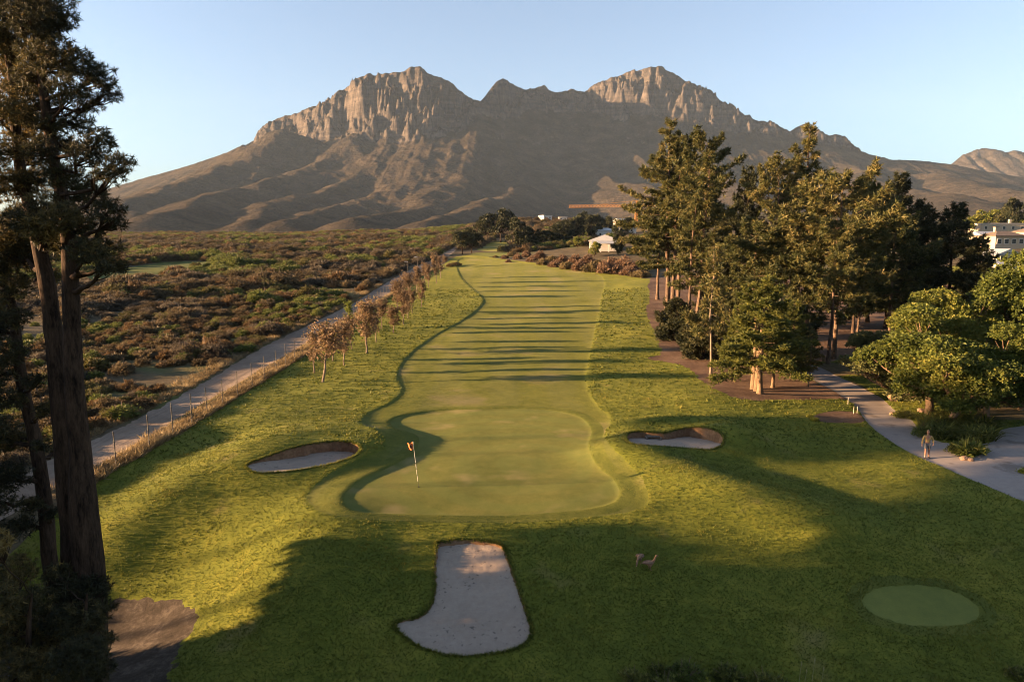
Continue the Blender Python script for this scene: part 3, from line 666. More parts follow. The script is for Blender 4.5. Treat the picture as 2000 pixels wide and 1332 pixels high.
grove(P_F, 1484, 769, 545, 'fresh yellow-green conifer on three tan trunks at the front of the grove', 'conifer', 2.2, 1.35)
grove(P_F, 1509, 757, 600, 'fresh green conifer with one thick tan trunk, just right of the three-trunked one', 'conifer', wid=1.15)
grove(P_F, 1435, 745, 600, 'small green conifer on a short tan trunk left of the three-trunked one', 'conifer', wid=.85)
grove(P_F, 1544, 738, 590, 'green conifer with a dark trunk, last of the front conifers before the path', 'conifer', wid=.95)
grove(P_G, 1388, 731, 480, 'slender pale-stemmed pine at the corner of the straw bed', 'slender pine')
grove(P_G, 1579, 756, 640, 'little thin-stemmed pine alone on the straw bed near the path', 'slender pine', wid=1.2)
grove(P_H, 1318, 664, 588, 'dark young pine at the fairway edge under the tall trunks', 'young pine', wid=1.2)
grove(P_H, 1375, 700, 610, 'dark dense young pine beside the slender pale stems', 'young pine', wid=1.1)
grove(P_H, 1352, 690, 625, 'dark young pine squeezed between two others at the straw bed edge', 'young pine', wid=1.1)
grove(P_H, 1528, 716, 600, 'dark young pine in shade behind the front conifers', 'young pine', wid=1.2)
# two extra stems of the three-trunked conifer
def extra_trunk(px, py, h):
    p = gp(px, py); root = [o for o in bpy.data.objects if o.get('label', '').startswith('fresh yellow-green conifer')][0]
    o = MB().tube([(0, 0, -.1), (.03, .02, h*.4), (.02, .05, h*.8), (0, .3, h)], [.30, .2, .17, .06], 9).build('trunk', M_barkb)
    o.location = p; o.parent = root; bpy.context.view_layer.update(); o.matrix_parent_inverse = root.matrix_world.inverted()
bpy.context.view_layer.update()
extra_trunk(1471, 760, 6.5); extra_trunk(1478, 764, 6)
# ------------------------------------------------------------------ broad-leaved trees and shrubs
def broadleaf(name, seed, Ht, R, c0, leaf, bark, nl=22, per=170, ls=.30, tr=.16, nb=6, flat=.8, stems=1, lean=0):
    r = np.random.default_rng(seed); root = empty(name); tk = MB(); lm = MB(); cr = MB()
    hub = np.array([lean, 0, Ht*(c0+.12)])
    for q in range(stems):
        o = np.array([r.normal(0, .25), r.normal(0, .2), 0])*(stems > 1)
        s = np.linspace(0, 1, 6)[:, None]; P = o*(1-s)+(hub+o*2)*s+np.c_[r.normal(0, .05, (6, 2)), np.zeros(6)]*np.array([1, 1, 0]); P[0] = o
        tk.tube(P, np.linspace(tr*1.25, tr*.7, 6)/(1 if stems == 1 else 1.4), 9)
    tk.build('trunk', bark, root)
    zc = Ht*(1+c0)/2; hz_ = Ht*(1-c0)/2
    for k in range(nl):
        d = rdir(1, r)[0]; rr = r.uniform(.35, .98)
        c = np.array([d[0]*R*rr+lean, d[1]*R*rr, zc+d[2]*hz_*rr*.95]); lr = R*r.uniform(.17, .38)
        s = np.linspace(0, 1, 5)[:, None]; mid = hub*(1-s)+c*s; mid[:, 2] += np.sin(s[:, 0]*PI)*-.15*R
        lm.tube(mid, np.linspace(tr*.45, .015, 5), 5, cap=False)
        for e in range(4):
            c2 = c+rdir(1, r)[0]*lr*.8; lm.tube(np.stack([mid[3], (mid[3]+c2)/2+r.normal(0, .05, 3), c2]), [tr*.15, .02, .008], 4, cap=False)
        n = int(per*(lr/R/.32)**2); dd = rdir(n, r); dd[:, 2] = np.where(dd[:, 2] < -.35, -dd[:, 2], dd[:, 2])
        rad = lr*r.uniform(.55, 1.08, n)[:, None]*(1+.25*fbm(dd[:, 0]*2+k, dd[:, 1]*2+dd[:, 2]*1.7, seed, 2)[:, None])
        C = c+dd*rad*np.array([1, 1, flat])
        tn = np.clip(r.normal(.5, .10)+r.normal(0, .15, n), 0, 1)
        blades(cr, C, unit(dd+np.array([0, 0, .4])), r.uniform(.7, 1.2, n)*ls, nb, 1., .28, .6, r, tn, quad=True)
    lm.build('limbs', bark, root); cr.build('crown', leaf, root); return root
def put(proto, bx, by, ty, label, cat, group=None, wid=1., rz=None, fresh=[]):
    p = gp(bx, by); hgt = (at(bx, ty, p[1])-p)[2]; o = proto
    if proto.name in used: o = copy_tree(proto)
    used.add(proto.name); s = hgt/proto['hgt']; place(o, p, s*wid, rng.uniform(0, 6.28) if rz is None else rz, s)
    return tag(o, label, cat, group)
def mk(f, h, *a, **k):
    o = f(*a, **k); o['hgt'] = h; return o
BD = 'broad-leaved trees right of the cart path'
B1 = mk(broadleaf, 7, 'broadleaf_tree', 31, 7, 3.4, .20, L_broad, M_barkb, 34, 420, .165, .20)
B2 = mk(broadleaf, 7, 'broadleaf_tree', 32, 7, 3.3, .16, L_broad, M_barkb, 34, 420, .165, .22)
B3 = mk(broadleaf, 4.5, 'bushy_tree', 33, 4.5, 2.6, .08, L_olive, M_barkb, 24, 380, .15, .18, stems=2)
B4 = mk(broadleaf, 10, 'large_broadleaf_tree', 34, 10, 4.6, .16, L_broad, M_barkb, 44, 420, .20, .26)
put(B3, 1745, 783, 655, 'silvery olive bushy tree at the left end of the broad-leaved clump by the path', 'bushy tree', BD, 1.45)
put(B1, 1813, 812, 610, 'dense green tree on a pale trunk beside the left end of the strap-leaved border', 'tree', BD, 1.2)
put(B2, 1860, 833, 655, 'front green tree with a tan trunk standing in the strap-leaved border', 'tree', BD, 1.25)
put(B1, 1926, 826, 642, 'rounded tree with bronze tips at the right of the strap-leaved border', 'tree', BD, 1.15)
put(B4, 1850, 768, 556, 'tall green tree with a pointed top behind the front broad-leaved trees', 'tree', BD, 1.0)
put(B2, 1775, 770, 640, 'middle-sized green tree behind the silvery olive one', 'tree', BD, 1.0)
put(B4, 2010, 765, 478, 'large sunlit yellow-green tree cut by the right edge of the photo', 'tree', BD, 1.0)
put(B4, 1930, 745, 585, 'shaded dark green tree between the pointed tree and the one at the edge', 'tree', BD, 1.1)
put(B3, 1990, 800, 700, 'low bushy tree under the large tree at the right edge', 'bushy tree', BD, 1.3)
put(B3, 1700, 735, 640, 'shaded bushy tree behind the silvery one, beside the grove', 'bushy tree', BD, .8)

# row of young trees left of the fairway ---------------------------------------------
def young(seed, leaf, n=260, wide=1.75, h=6.):
    r = np.random.default_rng(seed); root = empty('young_tree'); tk, lm, cr = MB(), MB(), MB(); k = 9; t = np.linspace(0, 1, k)
    P = np.c_[np.cumsum(r.normal(0, .05, (k, 2)), 0), t*h*.95]; P[0, :2] = 0
    tk.tube(P, .085*(1-t)**.8+.012, 8).build('trunk', M_barkp, root)
    ends = []
    for i in range(34):
        f = r.uniform(.26, .92); az = i*2.4+r.normal(0, .4); L = wide*r.uniform(.5, 1.15)*(1.15-f*.6); el = r.uniform(.55, 1.1)
        b = np.array([np.interp(f, t, P[:, 0]), np.interp(f, t, P[:, 1]), f*h*.95]); d = np.array([math.cos(az)*math.cos(el), math.sin(az)*math.cos(el), math.sin(el)])
        Q = np.stack([b, b+d*L*.5+r.normal(0, .04, 3), b+d*L+np.array([0, 0, .1])+r.normal(0, .06, 3)])
        lm.tube(Q, [.022, .014, .006], 4, cap=False); ends.append(Q)
    ends = np.array(ends); m = n; j = r.integers(0, len(ends), m); q = r.uniform(.25, 1.15, m)[:, None]
    C = ends[j, 0]*(1-q)+ends[j, 2]*q+r.normal(0, .20, (m, 3))
    blades(cr, C, unit(np.c_[r.normal(0, 1, (m, 2)), np.full(m, .1)]), r.uniform(.7, 1.2, m)*.20, 6, 1., .30, .8, r, np.clip(r.normal(.5, .2, m), 0, 1), quad=True)
    lm.build('branches', M_barkp, root); cr.build('crown', leaf, root); root['hgt'] = h; return root
Y1, Y2, Y3 = young(41, L_brown, 560), young(42, L_brown, 680, 1.9), young(43, L_brown, 440, 1.5)
Y4 = young(44, L_lime, 420, 1.5)
YR = 'young trees in the row between fairway and track'
for pr, bx, by, ty, wid, lab in [
    (Y1, 630, 746, 622, 1.05, 'nearest brown-leaved young tree of the row, with a forked pale trunk'),
    (Y3, 614, 728, 640, 1.0, 'young tree close behind the nearest one, nearer the fence'),
    (Y2, 672, 714, 624, 1.05, 'young tree with a grey-brown crown, right of the nearest one'),
    (Y3, 650, 705, 640, 1.0, 'thin young tree between the nearest one and the grey-brown crowned one'),
    (Y3, 687, 682, 612, 1.1, 'thin young tree behind the grey-brown crowned one, below the lime-green tree'),
    (Y2, 716, 690, 584, .95, 'tall reddish young tree in front of the lime-green one'),
    (Y1, 735, 668, 606, .9, 'short pinkish young tree right of the tall reddish one'),
    (Y2, 769, 651, 597, 1.25, 'young tree with the darkest, roundest crown of the row'),
    (Y1, 745, 642, 578, 1.0, 'young tree whose crown stands left above the dark round one'),
    (Y2, 788, 634, 563, .95, 'tall young tree right of the dark round one'),
    (Y3, 797, 622, 570, 1.0, 'slim young tree close behind the tall one right of the dark round crown'),
    (Y1, 805, 612, 560, 1.1, 'young tree with a single clear stem midway along the row'),
    (Y2, 776, 610, 545, 1.0, 'high-crowned young tree on the fence side midway along the row'),
    (Y2, 823, 600, 546, .9, 'white-stemmed young tree standing out toward the fairway, past the middle of the row'),
    (Y1, 800, 582, 528, 1.1, 'young tree topping the fence-side line just before the row narrows'),
    (Y3, 814, 572, 518, 1.2, 'young tree behind the fence-side line, beside the lamp posts on the track'),
    (Y2, 837, 562, 516, .85, 'fifth young tree from the far end of the row'),
    (Y1, 829, 553, 510, 1.2, 'fourth young tree from the far end of the row, on the fence side'),
    (Y2, 853, 554, 496, .75, 'tallest young tree near the far end of the row'),
    (Y3, 861, 543, 498, .9, 'second young tree from the far end of the row'),
    (Y1, 867, 522, 497, 1.1, 'young tree at the far end of the row')]:
    o_ = put(pr, bx, by, ty, lab, 'young tree', YR, wid*rng.uniform(.85, 1.3)); o_.rotation_euler = (rng.normal(0, .05), rng.normal(0, .05), rng.uniform(0, 6.28))
put(Y4, 684, 640, 585, 'lime-green young tree, the only bright one in the brown row', 'young tree', YR, 1.15)

# far trees ---------------------------------------------------------------------------
F1 = mk(broadleaf, 12, 'far_tree', 51, 12, 7.6, .03, L_farm, M_barkd, 34, 75, .8, .35)
F2 = mk(broadleaf, 12, 'far_tree', 52, 12, 8, .22, L_farm, M_barkd, 26, 60, .8, .35, flat=.6)
F3 = mk(broadleaf, 8, 'far_tree', 53, 8, 4.4, .02, L_broad, M_barkd, 20, 60, .6, .2)
FG = 'trees beyond the end of the fairway'
def far(pr, px, by, ty, Y, label, wid=1., cat='tree', group=FG):
    base = at(px, by, Y); z = gz(base[0], base[1]); hgt = at(px, ty, Y)[2]-z; o = pr
    if pr.name in used: o = copy_tree(pr)
    used.add(pr.name); s = max(hgt, 2)/pr['hgt']; place(o, (base[0], base[1], z), s*wid, rng.uniform(0, 6.28), s); return tag(o, label, cat, group)
for a in [
    (F2, 903, 488, 446, 232, 'brown-tinged tree on two pale stems at the track end', .75),
    (F2, 921, 488, 450, 236, 'tree beside the two-stemmed one at the track end', .7),
    (F2, 978, 474, 411, 330, 'tallest flat-topped far tree above the end of the fairway', .8),
    (F2, 951, 474, 424, 335, 'left half of the flat-topped far clump', .75),
    (F1, 1013, 490, 426, 245, 'rounded tree with a sunlit left side beyond the fairway end', .62),
    (F1, 1040, 489, 443, 250, 'dark round tree right of the sunlit rounded one', .8),
    (F1, 1062, 489, 450, 255, 'low dark tree in the middle of the far dark clump', .9),
    (F1, 1086, 489, 438, 258, 'dark dome-shaped tree of the far clump', .75),
    (F1, 1106, 489, 447, 262, 'dark tree at the right end of the far clump', .75),
    (F2, 1100, 470, 430, 340, 'dark tree behind the far clump, below the white house', .8),
    (F1, 1122, 470, 424, 345, 'dark tree in the back line below the crane jib tip', .8),
    (F2, 1139, 470, 414, 360, 'highest rounded tree of the back line', .55),
    (F1, 1158, 470, 421, 350, 'dark tree right of the highest one in the back line', .75),
    (F2, 1182, 460, 424, 380, 'dark tree between the back line and the white roofs', .7),
    (F3, 1128, 487, 457, 225, 'pale green bushy tree left of the pavilion house', .75),
    (F3, 1150, 487, 459, 228, 'small pale green tree close to the pavilion house', .65),
    (F3, 1162, 490, 466, 195, 'small green tree at the left corner of the pavilion house', .7), (F1, 1207, 491, 458, 196, 'dark tree at the right corner of the pavilion house', .5),
    (F1, 1206, 470, 441, 285, 'dark tree between the two white houses', .7),
    (F3, 1190, 466, 450, 262, 'small tree above the pavilion roof', .5),
    (F1, 1225, 448, 425, 380, 'dark tree beside the bright white roof', .6)]:
    far(*a)
RG_ = 'trees on the rise behind the cream houses'
for a in [
    (F1, 1985, 438, 389, 300, 'dark tall tree on the skyline behind the cream houses', .55),
    (F3, 1938, 440, 402, 310, 'bright green rounded tree left of the dark tall skyline tree', 1.),
    (F3, 1905, 445, 412, 300, 'yellow-green tree at the left end of the rise', .9),
    (F1, 1962, 440, 401, 305, 'dark tree next to the tall skyline tree', .6),
    (F3, 1880, 448, 418, 290, 'shrubby tree behind the dark pines at the left of the rise', .9),
    (F3, 2005, 445, 405, 298, 'tree at the photo edge behind the cream houses', .9),
    (F3, 1990, 455, 446, 205, 'small garden tree against the long cream wall', 1.),
    (F3, 1968, 460, 448, 208, 'round garden bush beside the cream chimney', 1.)]:
    far(*a, group=RG_)

# shrubs --------------------------------------------------------------------------------
def shrub(name, seed, leaf, n=230, ls=.26, h=.75, nb=6, wd=.14, quad=False, twig=True, spiky=.4):
    """a low bush about 2 m across: stems and a broken dome of leafy twigs"""
    r = np.random.default_rng(seed); me = MB(); st = MB()
    for i in range(14):
        az = r.uniform(0, 6.28); a = r.uniform(.2, 1.2); L = r.uniform(.6, 1.0); d = np.array([math.cos(az)*math.sin(a), math.sin(az)*math.sin(a), math.cos(a)*h*1.2])
        st.tube(np.stack([d*0, d*L*.5+r.normal(0, .05, 3), d*L]), [.03, .02, .008], 4, cap=False)
    d = rdir(n, r); d[:, 2] = np.abs(d[:, 2]); rad = (.72+.34*fbm(d[:, 0]*2.2+seed, d[:, 1]*2.2+d[:, 2], seed, 2))*r.uniform(.55, 1.05, n)
    C = d*rad[:, None]*np.array([1, 1, h])+np.array([0, 0, .05])
    tn = np.clip(.5+.35*fbm(d[:, 0]*3, d[:, 1]*3+5, seed+3, 2)+r.normal(0, .15, n), 0, 1)
    blades(me, C, unit(d+np.array([0, 0, .8])), r.uniform(.7, 1.3, n)*ls, nb, 1., wd, spiky, r, tn, quad=quad)
    root = empty(name); me.build('foliage', leaf, root); st.build('stems', M_twig, root); root['hgt'] = h; return root
L_dry = leafmat('dry_fynbos', [(0, (.036, .026, .014)), (.5, (.092, .067, .034)), (1, (.18, .135, .07))], .3)
L_grey = leafmat('grey_fynbos', [(0, (.035, .028, .020)), (.5, (.085, .068, .046)), (1, (.17, .135, .09))], .3)
L_rust = leafmat('rusty_fynbos', [(0, (.050, .030, .014)), (.5, (.125, .077, .034)), (1, (.22, .14, .065))], .3)
L_oliv = leafmat('olive_fynbos', [(0, (.035, .033, .011)), (.5, (.090, .080, .025)), (1, (.17, .145, .045))], .3)
L_grn = leafmat('green_fynbos', [(0, (.04, .055, .013)), (.5, (.105, .125, .028)), (1, (.20, .20, .05))], .3)
L_strap = leafmat('strap_leaves', [(0, (.025, .035, .010)), (.5, (.105, .112, .024)), (1, (.22, .20, .05))], .3)
L_gold = leafmat('gold_bush', [(0, (.12, .13, .015)), (.5, (.26, .25, .03)), (1, (.38, .34, .06))], .3)
KINDS = [('dry brown', L_dry, 61), ('greyish brown', L_grey, 62), ('rust-coloured', L_rust, 63), ('dull olive', L_oliv, 64), ('fresh green', L_grn, 65)]
PROT = []
for nm, lf, sd in KINDS:
    for v in range(2): PROT.append((nm, shrub('fynbos_shrub', sd+10*v, lf, 420 if v else 360, .15 if v else .19, .62+.25*v, 7)))
# where they grow
cand = []; y = 16.
while y < 560:
    sp = 1.3+max(0, y-60)*.010; x0 = -.86*y-22; xs_ = np.arange(x0, 60 if y > 225 else -16, sp)
    cand.append(np.c_[xs_+rng.uniform(-.5, .5, len(xs_))*sp, y+rng.uniform(-.5, .5, len(xs_))*sp, np.full(len(xs_), sp)]); y += sp
cand = np.concatenate(cand); X, Y = cand[:, 0], cand[:, 1]
sv = sdf(VELD, X, Y, 4000.); stt = sdf(TRACK, X, Y, 30.); sm = sdf(MEADOW, X, Y, 20.)
tx = np.interp(Y, TRACK[np.argsort(TRACK[:, 1]), 1], TRACK[np.argsort(TRACK[:, 1]), 0])
clear = fbm(X/16, Y/16, 91, 3); dens = rng.random(len(X))
ok = (sv < -1.0) & (stt > 1.1) & (sm > 1.0) & ((X < tx-1.5) | (Y > 225)) & (clear+dens*.5 > -.10) & ~((np.abs(X+14) < 7) & (Y < 260)) & ((X < 0) | (Y > 182))
for q in (FARFAIR, FARSTRIP): ok &= sdf(q, X, Y, 10.) > 1.5
cand = cand[ok]; X, Y = cand[:, 0], cand[:, 1]
kf = fbm(X/22, Y/22, 95, 3)+rng.normal(0, .20, len(X))+np.where(Y > 170, .05, 0)
kind = np.digitize(kf, [-.30, .0, .14, .30]); kind = np.array([1, 0, 2, 3, 4])[kind]; kind = np.where(rng.random(len(X)) < .14, rng.integers(0, 5, len(X)), kind)
var = rng.integers(0, 2, len(X)); size = cand[:, 2]*rng.uniform(.50, .98, len(X))*(1+.7*fbm(X/7, Y/7, 97, 3))
size = np.minimum(size, 3.4)
tiny = rng.random(len(X)) < .12; size = np.where(tiny & (Y < 200), size*1.45, size)
ZV = H(X, Y)
big = size/np.hypot(X, Y); view = np.abs(X) < .74*Y+1
order = np.argsort(-np.where(view, big, 0)); ind = order[:290]; rest = order[290:]
FYN = 'fynbos shrubs on the plain left of the track'
zone = lambda x, y: 'on the near part of the plain left of the dirt track' if y < 46 else ('midway along the plain left of the dirt track' if y < 75 else 'on the farther plain left of the dirt track')
seen = set()
for i in ind:
    nm, pr = PROT[kind[i]*2+var[i]]
    o = pr if pr.name not in seen else copy_tree(pr); seen.add(pr.name)
    o.location = (X[i], Y[i], ZV[i]-.06); o.rotation_euler = (0, 0, rng.uniform(0, 6.28)); o.scale = (size[i], size[i], size[i]*rng.uniform(.8, 1.3))
    tag(o, nm+' fynbos shrub '+zone(X[i], Y[i]), 'shrub', FYN+', '+nm+', '+('near' if Y[i] < 46 else 'middle' if Y[i] < 75 else 'far'))
def scatter(name, P, sc, proto_me, mats, label, cat):
    """one object that plants many copies of a small mesh on the points of a cloud"""
    me = bpy.data.meshes.new(name); me.vertices.add(len(P)); me.vertices.foreach_set('co', np.asarray(P, np.float32).ravel())
    a = me.attributes.new('sc', 'FLOAT', 'POINT'); a.data.foreach_set('value', np.asarray(sc, np.float32))
    a = me.attributes.new('rz', 'FLOAT_VECTOR', 'POINT'); rv = np.zeros((len(P), 3), np.float32); rv[:, 2] = rng.uniform(0, 6.28, len(P)); a.data.foreach_set('vector', rv.ravel())
    o = bpy.data.objects.new(name, me); COL.objects.link(o)
    src = bpy.data.objects.new(name+'_clump', proto_me)
    g = bpy.data.node_groups.new(name, 'GeometryNodeTree'); g.interface.new_socket('Geometry', in_out='INPUT', socket_type='NodeSocketGeometry'); g.interface.new_socket('Geometry', in_out='OUTPUT', socket_type='NodeSocketGeometry')
    n = N(g); gi = n('NodeGroupInput'); go = n('NodeGroupOutput'); oi = n('GeometryNodeObjectInfo'); oi.inputs[0].default_value = src
    s1 = n('GeometryNodeInputNamedAttribute', data_type='FLOAT'); s1.inputs[0].default_value = 'sc'
    s2 = n('GeometryNodeInputNamedAttribute', data_type='FLOAT_VECTOR'); s2.inputs[0].default_value = 'rz'
    mp = n('GeometryNodeMeshToPoints', {'Mesh': gi.outputs[0]})
    ip = n('GeometryNodeInstanceOnPoints', {'Points': mp.outputs[0], 'Instance': oi.outputs['Geometry']})
    outs = [q for q in s1.outputs if q.enabled]; g.links.new(outs[0], ip.inputs['Scale'])
    g.links.new([q for q in s2.outputs if q.enabled][0], ip.inputs['Rotation']); g.links.new(ip.outputs[0], go.inputs[0])
    md = o.modifiers.new('scatter', 'NODES'); md.node_group = g
    return tag(o, label, cat, kind='stuff')
for k, (nm, lf, sd) in enumerate(KINDS):
    m = rest[kind[rest] == k]
    pr = PROT[k*2+1][1]; fm = [c for c in pr.children if c.name.startswith('foliage')][0].data
    scatter('fynbos_scrub', np.c_[X[m], Y[m], ZV[m]-.06], size[m], fm, lf, 'dense '+nm+' fynbos scrub covering the plain toward the mountain', 'scrub')
# ------------------------------------------------------------------ tall pines at the left edge
def padtree(label, Y, trunks, pads, leaf, seed, cat='pine tree', bark=M_barkd, tuft=.150, dn=1.):
    """trunks: (pixel path, radii); pads: (px, py, r px) masses of needles seen there"""
    r = np.random.default_rng(seed); bx = at(*trunks[0][0][0], Y); z0 = gz(bx[0], Y)
    root = empty('near_pine', (bx[0], Y, z0)); tk, lm, cr = MB(), MB(), MB(); paths = []
    o = np.array([bx[0], Y, z0])
    for path, rad, dy in trunks:
        P = np.array([at(px, py, Y+dy) for px, py in path]); P[0, 2] = gz(P[0, 0], P[0, 1])-.25; P = crom(P, 4, False)-o
        P[:, :2] += np.c_[fbm(P[:, 2]/3, P[:, 2]*0+seed, 3, 2), fbm(P[:, 2]/3, P[:, 2]*0+seed+4, 5, 2)]*.10
        R = .84*np.interp(np.linspace(0, 1, len(P)), np.linspace(0, 1, len(rad)), rad)*(1+.10*fbm(np.arange(len(P))*.7, np.zeros(len(P)), seed))
        tk.tube(P, R, 14); paths.append((P, R))
    if len(trunks[0][0]) > 5:
        tp = np.array(trunks[0][0]); oy = tp[::-1, 1]; ox = tp[::-1, 0]
        pads = pads+[(float(np.interp(q, oy, ox))+r.normal(0, 30), q, r.uniform(24, 40)) for q in np.arange(oy[0], 500 if tp[2, 0] > 85 else 640, 46)]
    for i, (px, py, rp) in enumerate(pads):
        dep = Y+r.uniform(-1.6, 1.6); c = at(px, py, dep)-o; R = rp/F*dep*1.12
        # limb from the nearest trunk, a little below
        best = None
        for P, Rr in paths:
            dz = np.abs(P[:, 2]-(c[2]-.35*np.linalg.norm(P[:, :2]-c[:2], axis=1))); q = np.linalg.norm(P-c, axis=1)*.6+dz
            j = int(np.argmin(q)); best = min(best or (1e9,), (q[j], tuple(P[j]), Rr[j]))
        a = np.array(best[1]); s = np.linspace(0, 1, 7)[:, None]; Q = a*(1-s)+c*s; Q[:, 2] += -np.sin(s[:, 0]*PI)*.18*np.linalg.norm(c-a)*.4
        Q[1:-1] += r.normal(0, .07, (5, 3)); lm.tube(Q, np.linspace(min(best[2]*.45, .10), .02, 7), 6, cap=False, tone=r.random())
        n = int(dn*185*(R/.65)**2)+6; d = rdir(n, r); rad = r.random(n)**.40
        C = c+d*rad[:, None]*R*np.array([1, 1, .72])
        for e in r.choice(n, min(n, 12), False): lm.tube(np.stack([Q[4], (Q[4]+C[e])/2+np.array([0, 0, -.05]), C[e]]), [.022, .013, .006], 4, cap=False)
        tn = np.clip(r.normal(.5, .16)+r.normal(0, .16, n), 0, 1)
        blades(cr, C, unit(d*.8+np.array([0, 0, .55])), r.uniform(.75, 1.2, n)*tuft, 15, 1., .085, .78, r, tn)
    tk.build('trunk', bark, root); lm.build('limbs', bark, root); cr.build('crown', leaf, root)
    return tag(root, label, cat, 'tall pines at the left edge')
padtree('tall dark pine with the thick upright trunk, rightmost of those at the left edge', 19.5,
        [([(170, 1290), (170, 1100), (162, 980), (152, 850), (143, 670), (138, 540), (128, 420), (100, 280), (86, 170), (78, 60), (72, -120)], [.60, .50, .44, .34, .28, .25, .2, .17, .13, .1, .05], 0)],
        [(60, 30, 52), (112, 38, 34), (95, 105, 50), (150, 125, 40), (195, 148, 28), (217, 182, 20), (172, 196, 28), (130, 175, 34), (150, 240, 32), (196, 272, 26), (236, 318, 24), (214, 342, 26), (172, 300, 36), (120, 285, 32), (185, 368, 24), (135, 350, 36), (214, 408, 28), (228, 436, 16), (176, 438, 34), (120, 420, 34), (205, 488, 30), (226, 520, 22), (170, 490, 32), (128, 478, 24), (75, -20, 60), (20, -40, 60), (205, 520, 20), (100, 470, 28)], L_near, 1)
padtree('dark pine with its trunk leaning left, second from the right at the left edge', 20.3,
        [([(148, 1290), (146, 1100), (126, 850), (108, 670), (96, 560), (70, 430), (45, 330), (30, 200), (16, 90), (0, -60)], [.52, .42, .34, .29, .26, .2, .17, .14, .1, .06], 0)],
        [(25, 80, 50), (15, 150, 45), (55, 165, 32), (30, 230, 34), (70, 232, 36), (20, 290, 36), (75, 350, 36), (22, 370, 40), (45, 440, 44), (60, 500, 40), (10, 480, 44), (95, 540, 22), (-30, 200, 60), (-40, 60, 60), (-50, 330, 60), (-20, 20, 40)], L_near, 2)
padtree('thinner dark pine leaning left behind the foreground bushes, third at the left edge', 21.5,
        [([(108, 1270), (95, 1080), (72, 900), (50, 760), (30, 650), (10, 550), (-15, 420)], [.32, .28, .23, .2, .17, .14, .08], 0)],
        [(15, 560, 44), (30, 620, 26), (15, 690, 34), (-20, 640, 50), (62, 745, 20), (88, 800, 18), (20, 780, 28), (30, 850, 36), (80, 870, 16), (15, 930, 40), (58, 985, 24), (100, 1000, 16), (-30, 850, 60), (30, 1030, 34), (-40, 720, 60), (110, 880, 12), (-30, 980, 50)], L_near, 3)
for (px, py, Y, s, sd, lab, pads) in [
        (60, 1420, 17.2, 1, 4, 'dark bushy young pine in the bottom left corner', [(20, 1120, 46), (60, 1180, 44), (20, 1230, 60), (80, 1250, 46), (40, 1320, 70), (-30, 1180, 60), (95, 1320, 50), (-10, 1060, 30)]),
        (165, 1420, 17.8, 1, 5, 'dark young pine hiding the feet of the thick trunks', [(135, 1150, 36), (180, 1150, 34), (205, 1190, 22), (160, 1210, 46), (205, 1250, 20), (150, 1290, 56), (195, 1310, 28), (120, 1210, 34), (110, 1120, 24), (135, 1340, 50)])]:
    padtree(lab, Y, [([(px, py), (px, py-120), (px+3, py-260)], [.14, .1, .03], 0)], pads, L_near, sd, 'young pine', dn=1.5)

# pines outside the picture on the sunny side (their shade crosses the course)
P_S = conifer('pine_tree', 19, 24.5, .79, 5.6, sh_col, L_pine, M_bark, .25, 2.6, .0, .7, 10, .8, sites=40)
P_T = conifer('pine_tree', 20, 14, .33, 5.0, sh_col, L_pined, M_barkd, .25, 2.8, -.15, .56, 14, .8, sites=46)
OFF = 'pines beyond the left edge of the photo'
for k, (pr, x, y, s) in enumerate([(P_D, -27, 5, 1.), (P_D, -29, 11, .95), (P_D, -27, 17, .9), (P_D, -36, 12, 1.15), (P_D, -35, 16, .9), (P_D, -45, 13, 1.2), (P_S, -117, 37.2, 1.), (P_S, -113, 34., .98), (P_S, -116, 24.3, 1.16), (P_S, -116, 20.3, 1.16), (P_S, -118, 28.3, 1.17), (P_T, -31, 14, 1.), (P_T, -33, 19.3, 1.05), (P_T, -31, 23.3, .95), (P_T, -37, 17, 1.2), (P_T, -44, 21.5, 1.3), (P_H, -21.5, 19.2, 1.15), (P_H, -22.5, 22.2, 1.2), (P_H, -25, 15, 1.3), (P_H, -26.5, 18.5, 1.5), (P_H, -26, 21.6, 1.35), (P_H, -30, 20, 1.7)]):
    wd_ = {6: .82, 7: .62, 8: .72, 10: .5}.get(k, 1)
    o = pr if k in (6, 11) else copy_tree(pr); place(o, (x, y, gz(x, y)), s*wd_, 1.3*k, s); tag(o, 'pine standing out of the picture to the left, shading the course', 'pine tree', OFF)

# ------------------------------------------------------------------ wire fence
M_post = simple('fence_post', (.05, .042, .036), .7); M_wire = simple('fence_wire', (.10, .09, .08), .6, metal=.4)
L = np.r_[0, np.cumsum(np.linalg.norm(np.diff(FENCE, axis=0), axis=1))]
froot = empty('wire_fence', (FENCE[0, 0], FENCE[0, 1], gz(*FENCE[0])))
fo = np.array(froot.location); s_ = np.arange(0, L[-1], 3.05); FP = np.c_[np.interp(s_, L, FENCE[:, 0]), np.interp(s_, L, FENCE[:, 1])]; FP = np.c_[FP, H(FP[:, 0], FP[:, 1])]
for i, p in enumerate(FP):
    q = p-fo; ln = rng.normal(0, .025, 2); tp = 2.25+rng.normal(0, .05)
    m = MB().tube([q+[0, 0, -.2], q+[ln[0]*.5, ln[1]*.5, tp*.6], q+[ln[0], ln[1], tp]], [.034, .031, .028], 6)
    for hgt in (.5, .85, 1.2, 1.55, 1.9, 2.1): m.box(q+[ln[0]*hgt/2, ln[1]*hgt/2, hgt], (.08, .08, .03))
    m.build('post', M_post, froot, smooth=False)
for hgt in (.06, .5, .85, 1.2, 1.55, 1.9, 2.1):
    MB().tube([p-fo+[0, 0, hgt] for p in FP], .007 if hgt > .1 else .04, 4, cap=False).build('wire' if hgt > .1 else 'bottom_rail', M_wire, froot)
tag(froot, 'tall wire fence with dark posts between the dirt track and the grass', 'fence')

